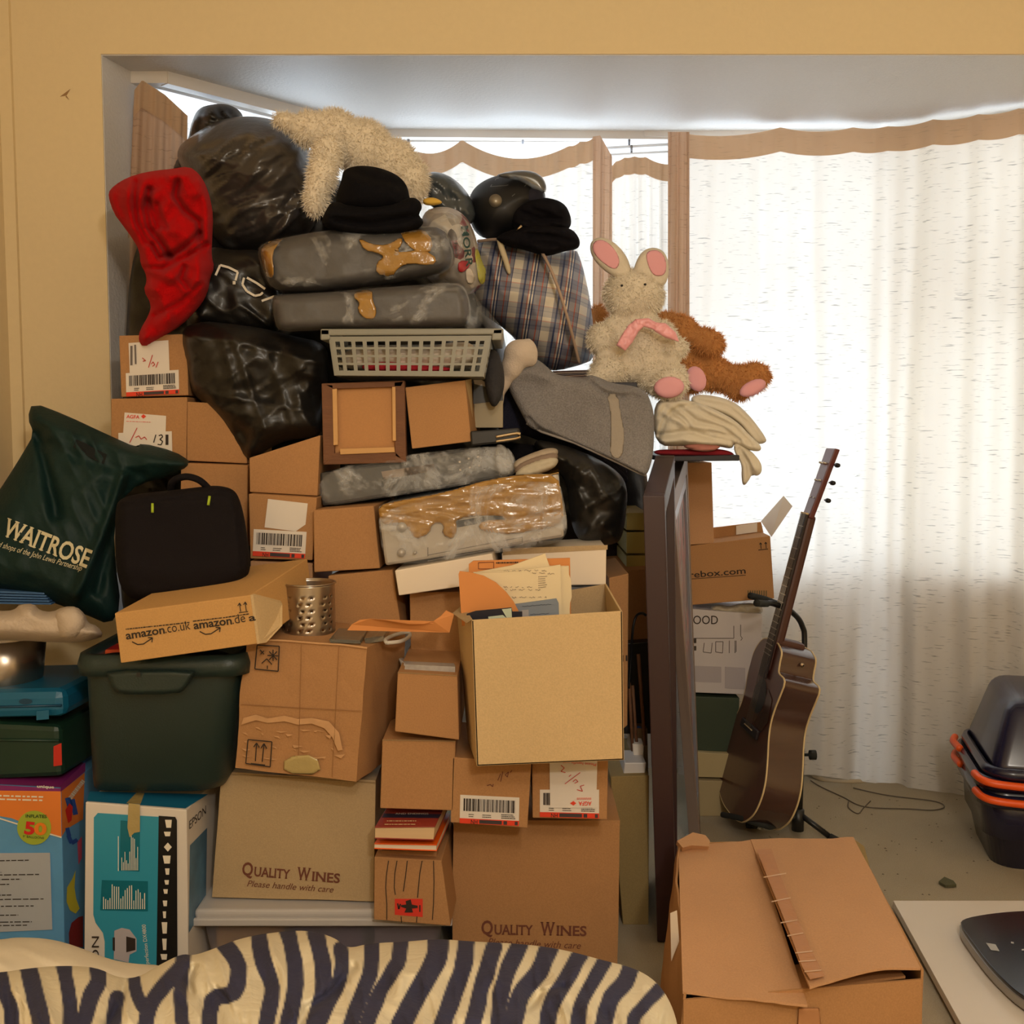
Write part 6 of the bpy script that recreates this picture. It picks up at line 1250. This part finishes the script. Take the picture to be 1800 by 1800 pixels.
# tilted third crate: inverted deep lid
t3=thing('recycling_crate','third navy crate tipped upside down on the nested pair, at the right edge','recycling crate',Vector((cx0+.3,2.95,zc2)),)
za=zc2+.008; zt3=P(1760,1192,2.95).z
fo=[Vector((cx0+.01,2.71,za)),Vector((cx0+.50,2.71,za)),Vector((cx0+.50,3.10,za)),Vector((cx0+.01,3.10,za))]
# sloping wedge shell (upside-down tub leaning on the back rim)
up=[Vector((cx0+.07,2.80,zt3-.02)),Vector((cx0+.44,2.80,zt3-.02)),Vector((cx0+.44,3.06,zt3)),Vector((cx0+.07,3.06,zt3))]
o=cub('crate_shell',fo,up,NVP,t3,bevel=.035,seg=4); 
for p in o.data.polygons: p.use_smooth=True
rimring('crate_rim',cx0-.002,cx0+.512,2.70,3.11,za-.004,za+.022,.014,NVP,t3,r=.07)
for i,u in enumerate((.25,.32)):
    tube('moulded_rib',[lerp(fo[0],fo[1],u)+Vector((0,-.001,.02)),lerp(up[0],up[1],u)+Vector((0,-.001,-.03))],.006,NVP,t3,res=8)
piv=Vector((cx0,2.72,0)); RZ=Matrix.Rotation(math.radians(-13),4,'Z')
for ob in [x for x in COL.objects if x.name.startswith('recycling_crate')]:
    ob.location=piv+(RZ@(ob.location-piv)); ob.rotation_euler=(0,0,math.radians(-13))
# ---------------- white board with scale
WBm=mat('white_melamine_board',(222,210,194),.35,var=.03)
zB=.028; q=[PZ(1570,1583,zB),PZ(1850,1583,zB),PZ(1930,1850,zB),PZ(1717,1850,zB)]
cub('white_board',q,[v-Vector((0,0,.018)) for v in q],WBm,None,bevel=.001,label='white melamine board lying on the carpet at the bottom right',cat='board')
for i,v in enumerate(((PZ(1610,1640,0)),(PZ(1780,1780,0)))):
    pass
sc=thing('bathroom_scales','black and silver slim electronic device with curved edges on the white board','electronic scales',PZ(1790,1700,zB))
zt_=zB+.032
out=[(1688,1618),(1740,1608),(1800,1603),(1880,1602),(1960,1660),(1960,1760),(1850,1790),(1800,1754),(1778,1738),(1740,1700),(1704,1652),(1690,1632)]
top=[PZ(x,y-3,zt_) for x,y in chaikin(out,2)];n=len(top)
def slabp(nm,pts,d,m,par,grow=0):
    c=sum(pts,Vector())/len(pts); pts=[p+(p-c).normalized()*grow for p in pts];n=len(pts)
    return mk(nm,pts+[p-Vector((0,0,d)) for p in pts],[tuple(range(n)),tuple(range(2*n-1,n-1,-1))]+[(i,i+n,(i+1)%n+n,(i+1)%n) for i in range(n)],m,par,bevel=.002)
slabp('glossy_top',top,.008,mat('scale_black_top',(28,28,30),.22,var=.2,vs=30),sc); slabp('silver_side',[p-Vector((0,0,.008)) for p in top],.019,mat('scale_silver',(160,156,150),.35,.5),sc,grow=.002); slabp('rubber_base',[p-Vector((0,0,.027)) for p in top],.004,BLK,sc,grow=-.006)
for pts in ([(1733,1657),(1750,1660),(1757,1672),(1742,1670)],[(1777,1655),(1782,1656),(1782,1659),(1777,1658)],[(1796,1668),(1802,1668),(1802,1671),(1796,1671)]):
    v=[PZ(x,y,zt_+.0008) for x,y in pts]; mk('printed_mark',v,[(0,1,2,3)],mat('mark_grey',(170,168,164),.5),sc)
# ---------------- big crumpled box in front
FB=thing('crumpled_cardboard_box','battered closed cardboard box with a long torn tape seam, in the right foreground','box',PZ(1400,1760,0))
zb_=.29
A=PZ(1192,1480,zb_);B_=PZ(1500,1472,zb_);C_=PZ(1618,1700,zb_);Dd=PZ(1200,1742,zb_)
def sheetgrid(nm,q,m,par,nx=30,ny=30,amp=.004,th=.004,hf=None,seed=0,cr=[]):
    a,b,c,d=q;V=[];Fc=[]
    us=np.linspace(0,1,nx+1);vs=np.linspace(0,1,ny+1);nrm=(b-a).cross(d-a).normalized()
    if nrm.z<0: nrm=-nrm
    for v in vs:
        for u in us:
            p=lerp(lerp(a,b,u),lerp(d,c,u),v); h=amp*2*float(fbm(np.array([u*3.1]),np.array([v*3.3]),seed)[0])
            if hf: h+=hf(u,v)
            V.append(p+nrm*h)
    W=nx+1;n0=len(V)
    V+=[p-nrm*th for p in V[:n0]]
    for j in range(ny):
        for i in range(nx): k=j*W+i; Fc.append((k,k+1,k+1+W,k+W)); Fc.append((n0+k,n0+k+W,n0+k+1+W,n0+k+1))
    per=[j*W for j in range(ny+1)]+[ny*W+i for i in range(1,nx+1)]+[j*W+nx for j in range(ny-1,-1,-1)]+[i for i in range(nx-1,0,-1)]
    for i in range(len(per)): a_,b2=per[i],per[(i+1)%len(per)]; Fc.append((a_,b2,b2+n0,a_+n0))
    return mk(nm,V,Fc,m,par,smooth=False)
mF=PZ(1420,1742,zb_);mB=PZ(1326,1477,zb_)
def dn(v,z=0): return Vector((v.x,v.y,z))
sheetgrid('lid_flap',[A,mB,mF+Vector((0,0,-.01)),Dd],CB_P,FB,seed=3,hf=lambda u,v:-.012*u*v-.01*(1-u)*max(0,.15-v)/.15)
sheetgrid('lid_flap',[mB+Vector((-.008,0,.003)),B_,C_+Vector((0,0,.0)),mF+Vector((.0,-.01,.010))],CB_P,FB,seed=9,hf=lambda u,v:.010*math.sin(u*3.1)*v)
side=[Dd+Vector((0,.0,-.012)),C_+Vector((0,.0,-.018)),dn(C_),dn(Dd)]
sheetgrid('front_wall',side,CB_O,FB,seed=5,amp=.003,hf=None)
sheetgrid('left_wall',[A+Vector((-.002,0,-.002)),Dd+Vector((-.002,0,-.002)),dn(Dd)+Vector((-.02,0,0)),dn(A)+Vector((-.02,0,0))],CB_O,FB,seed=6,amp=.008,hf=lambda u,v:.022*math.sin(v*3.14)*math.sin(u*3.14))
sheetgrid('right_wall',[C_+Vector((0,0,-.004)),B_+Vector((0,0,-.004)),dn(B_),dn(C_)],CB_O,FB,seed=7)
sheetgrid('back_wall',[B_+Vector((0,0,-.004)),A+Vector((0,0,-.004)),dn(A),dn(B_)],CB_O,FB,seed=8)
fs_=Plane(Dd,C_,dn(Dd))
inner=[Dd+Vector((.02,.01,-.02)),C_+Vector((-.02,.01,-.02)),C_+Vector((-.02,.1,-.03)),Dd+Vector((.02,.1,-.03))]
mk('minor_flap',inner+ext(inner,(0,0,-.004)),CUBF,CB_D,FB)
# bulging right back corner flap
v=[PZ(1500,1474,zb_),P(1518,1487,2.28),P(1527,1520,2.2),P(1529,1556,2.1),P(1510,1520,2.12)]
mk('torn_corner_flap',v+ext(v,(.003,.003,-.004)),[(0,1,2,3,4),(9,8,7,6,5)]+[(i,i+5,(i+1)%5+5,(i+1)%5) for i in range(5)],CB_Y,FB)
for pts in ([(1190,1478),(1205,1470),(1218,1463),(1240,1468),(1248,1478),(1246,1488),(1216,1486),(1200,1490)],):
    v=[PZ(x,y,zb_+.006) for x,y in pts];n=len(v); mk('torn_paper_edge',v+[p+Vector((0,.01,-.012)) for p in v],[tuple(range(n)),tuple(range(2*n-1,n-1,-1))]+[(i,i+n,(i+1)%n+n,(i+1)%n) for i in range(n)],mat('torn_card_scar2',(196,148,104),.95,bump=.6,bs=50),FB)
TPM=mat('old_clear_tape',(178,126,84),.55,var=.12,vs=30,coat=0,bump=.5,bs=40,spec=.25)
def stripz(nm,l,r,z,m,par):
    V=[];Fc=[]
    for (a,b) in zip(l,r): V+= [PZ(a[0],a[1],z),PZ(b[0],b[1],z)]
    for i in range(len(l)-1): Fc.append((2*i,2*i+1,2*i+3,2*i+2))
    o=mk(nm,V,Fc,m,par); s_=o.modifiers.new('th','SOLIDIFY');s_.thickness=.0008; return o
stripz('seam_tape',[(1330,1494),(1350,1545),(1368,1590),(1392,1650),(1410,1700),(1424,1722)],[(1356,1492),(1374,1545),(1392,1590),(1412,1640),(1436,1690),(1450,1716)],zb_+.018,TPM,FB)
SCR=mat('tape_crackle',(206,166,126),.5,coat=.1)
for (x0,y0,x1,y1) in ((1342,1542,1382,1535),(1356,1585,1390,1578),(1372,1622,1402,1617),(1384,1645,1412,1640),(1398,1675,1428,1672),(1404,1690,1434,1688),(1414,1708,1444,1705)):
    l=line((x0,y0),(x1,y1),2.0); mk('tape_crease',[PZ(a,b,zb_+.0195) for a,b in l],[(0,1,2,3)],SCR,FB)
for l in ([(1178,1605),(1190,1600),(1194,1655),(1180,1690)],):
    patch('pale_label',Flat(1.78),l,mat('pale_card',(206,190,170),.8),FB)
overlay('glossy_tape',[(1404,1772),(1440,1772),(1446,1830),(1400,1830)],Plane(Dd-Vector((0,.006,0)),C_-Vector((0,.006,0)),dn(Dd)-Vector((0,.006,0))),TPM,FB,sm=0)
# ---------------- floor bits
def fl_(p): return PZ(p[0],p[1],.003)
tube('phone_cable',crv([fl_(p) for p in ((1425,1372),(1445,1384),(1480,1400),(1520,1418),(1600,1422),(1640,1424),(1660,1418),(1640,1408),(1560,1398),(1500,1385))]),.0018,mat('cable_grey_brown',(92,80,66),.6),None,res=6,label='thin loose cable trailing over the carpet near the curtain hem',cat='cable')
tube('phone_cable',crv([fl_(p) for p in ((1530,1408),(1518,1420),(1508,1430),(1492,1420),(1492,1408))]),.0016,mat('cable_grey_brown',(92,80,66)),None,res=6,label='small hooked piece of cable on the carpet right of the stand',cat='cable')
tube('white_cable',crv([PZ(1418,1350,.02),PZ(1432,1364,.01),fl_((1460,1372)),fl_((1500,1374)),fl_((1540,1372))]),.008,mat('white_cable',(176,160,134),.5),None,res=8,label='thick whitish cable lying along the curtain hem',cat='cable')
lf=[fl_(p) for p in ((1650,1553),(1660,1545),(1676,1552),(1681,1559),(1662,1560))]
mk('dry_leaf',lf+[v+Vector((0,0,.006)) for v in lf],[(0,1,2,3,4),(9,8,7,6,5)]+[(i,i+5,(i+1)%5+5,(i+1)%5) for i in range(5)],mat('dry_leaf',(84,82,56),.9,bump=.6),None,label='small dry greenish leaf on the carpet in front of the crates',cat='leaf')
bmv=[];bmf=[]
for k in range(90):
    x=random.uniform(1290,1760);y=random.uniform(1395,1575);p=fl_((x,y));r=random.uniform(.0015,.004)
    b=len(bmv);bmv+=[p+Vector((r,0,0)),p+Vector((0,r,.001)),p+Vector((-r,0,0)),p+Vector((0,-r,.001))];bmf.append((b,b+1,b+2,b+3))
mk('carpet_crumbs',bmv,bmf,mat('crumbs',(86,74,56),.9),None,label='dark crumbs and lint scattered over the beige carpet',cat='crumbs',kind='stuff')
# ================================================================== BED
bx0=xl+.02;bx1=P(1150,1800,1.5).x
fq=[Vector((bx0,1.72,.20)),Vector((bx1,1.72,.20)),Vector((bx1,1.72,.0)),Vector((bx0,1.72,.0))]
cub('mattress',fq,[Vector((v.x,-.4,v.z)) for v in fq],mat('mattress_ticking',(214,206,190),.9),None,bevel=.03,seg=4,label='low mattress under the striped duvet',cat='mattress')
SHT=mat('white_bed_sheet',(236,222,196),.95,var=.03,bump=.2,bs=60)
# sheet: bulging, left
class SQ:
    def __init__(s,D0,y0,g): s.a=(D0,y0,g)
    def D(s,x,y): D0,y0,g=s.a; return D0-g*np.maximum(np.asarray(y,float)-y0,0)+0*np.asarray(x,float)
inflate('white_sheet',[(-60,1652),(0,1652),(30,1647),(90,1650),(140,1665),(190,1686),(240,1695),(290,1696),(300,1730),(290,1800),(200,1860),(-60,1860)],SQ(1.84,1650,.0018),.06,SHT,None,R=45,step=5,noise=.008,nsc=80,wr=[(.007,200,24,.2),(.005,120,18,.45)],back=1,label='plain cream-white bed sheet bunched behind the striped duvet at the left',cat='bed sheet')
# duvet with stripes
ST=[ # centre lines of dark stripes, px, half width
 ([(0,1712),(8,1745),(20,1775),(24,1830)],11),([(50,1702),(60,1745),(72,1790),(78,1840)],13),([(112,1700),(120,1740),(124,1790),(120,1840)],11),([(170,1702),(172,1725),(160,1750),(150,1790),(135,1840)],12),
 ([(236,1722),(240,1745),(250,1770)],9),([(205,1755),(200,1790),(195,1840)],12),([(322,1680),(318,1700),(290,1730),(265,1765),(255,1800),(250,1840)],12),([(325,1678),(320,1720),(316,1760),(325,1830)],10),
 ([(395,1660),(420,1700),(410,1745),(372,1760),(368,1830)],12),([(455,1645),(462,1690),(478,1735),(470,1790),(460,1840)],12),([(505,1635),(515,1680),(520,1730),(508,1790),(500,1840)],12),
 ([(555,1640),(566,1690),(568,1740),(556,1790),(540,1840)],12),([(600,1668),(600,1710),(590,1740),(560,1800),(550,1840)],11),([(655,1655),(652,1700),(640,1740),(620,1790),(600,1840)],11),
 ([(705,1655),(700,1690),(690,1705),(660,1760),(630,1840)],11),([(770,1652),(768,1680),(755,1710),(720,1770),(690,1840)],15),([(820,1655),(815,1700),(795,1750),(765,1840)],13),([(870,1665),(855,1710),(840,1760),(820,1840)],12),
 ([(915,1660),(895,1700),(880,1750),(872,1840)],12),([(965,1668),(945,1710),(915,1750),(905,1790),(895,1840)],14),([(1020,1678),(995,1720),(980,1745),(965,1780),(960,1840)],12),([(1062,1690),(1040,1730),(1020,1770),(1010,1840)],11),
 ([(1110,1698),(1100,1725),(1075,1755),(1060,1800),(1050,1840)],13),([(1160,1738),(1135,1765),(1115,1790),(1110,1840)],10)]
def stripe(x,y):
    r=np.zeros(x.shape); x=x+4*(vn(x/26,y/26,4)-.5)
    for pl,w_ in ST:
        pl=[(q.x,q.y) for q in crv([Vector((a,b,0)) for a,b in pl],3)]; w_=w_*1.22
        d,_,_=segdist(x,y,pl,False); r=np.maximum(r,np.clip((w_+1-d)/2,0,1))
    return r
DV=bpy.data.materials.new('striped_duvet_cotton');DV.use_nodes=True;nt=DV.node_tree;at_=nt.nodes.new('ShaderNodeAttribute');at_.attribute_name='pattern';mxd=nt.nodes.new('ShaderNodeMixRGB');mxd.inputs[1].default_value=srgb(234,220,188);mxd.inputs[2].default_value=srgb(56,56,82);nt.links.new(at_.outputs['Fac'],mxd.inputs[0]);nt.links.new(mxd.outputs[0],nt.nodes['Principled BSDF'].inputs['Base Color']);nt.nodes['Principled BSDF'].inputs['Roughness'].default_value=.95
nn_=nt.nodes.new('ShaderNodeTexNoise');nn_.inputs['Scale'].default_value=40;bb=nt.nodes.new('ShaderNodeBump');bb.inputs['Strength'].default_value=.35;bb.inputs['Distance'].default_value=.006;nt.links.new(nn_.outputs[0],bb.inputs['Height']);nt.links.new(bb.outputs[0],nt.nodes['Principled BSDF'].inputs['Normal'])
do=[(-80,1712),(0,1710),(50,1702),(110,1697),(170,1700),(205,1718),(240,1720),(280,1696),(320,1676),(340,1680),(375,1668),(420,1650),(470,1640),(540,1634),(590,1648),(610,1668),(650,1658),(720,1655),(770,1650),(830,1655),(900,1658),(960,1664),(1010,1674),(1060,1688),(1110,1700),(1145,1718),(1170,1745),(1188,1785),(1195,1830),(1190,1860),(-80,1860)]
inflate('striped_duvet',do,SQ(1.76,1640,.0021),.10,DV,None,R=60,step=3,sm=2,noise=.035,nsc=85,wr=[(.020,260,50,1.25),(.012,160,34,.9),(.006,90,18,1.5)],back=.9,attr=stripe,
 cr=[([(340,1700),(330,1725),(335,1745)],-.04,8),([(318,1682),(335,1690),(360,1690)],.02,10),([(220,1725),(212,1760),(190,1800)],-.035,8),([(620,1700),(590,1740),(540,1775),(500,1840)],-.03,9),([(380,1740),(400,1760),(420,1800)],-.02,8),([(960,1740),(1000,1745),(1030,1775),(1050,1830)],.03,14),([(930,1770),(950,1745),(990,1735)],-.03,7),([(1140,1740),(1170,1760),(1160,1800)],-.02,6),([(700,1720),(680,1780),(640,1840)],.015,16),([(850,1720),(830,1790)],.015,14)],
 label='cream duvet with irregular dark navy stripes, heaped across the bottom of the photo',cat='duvet')
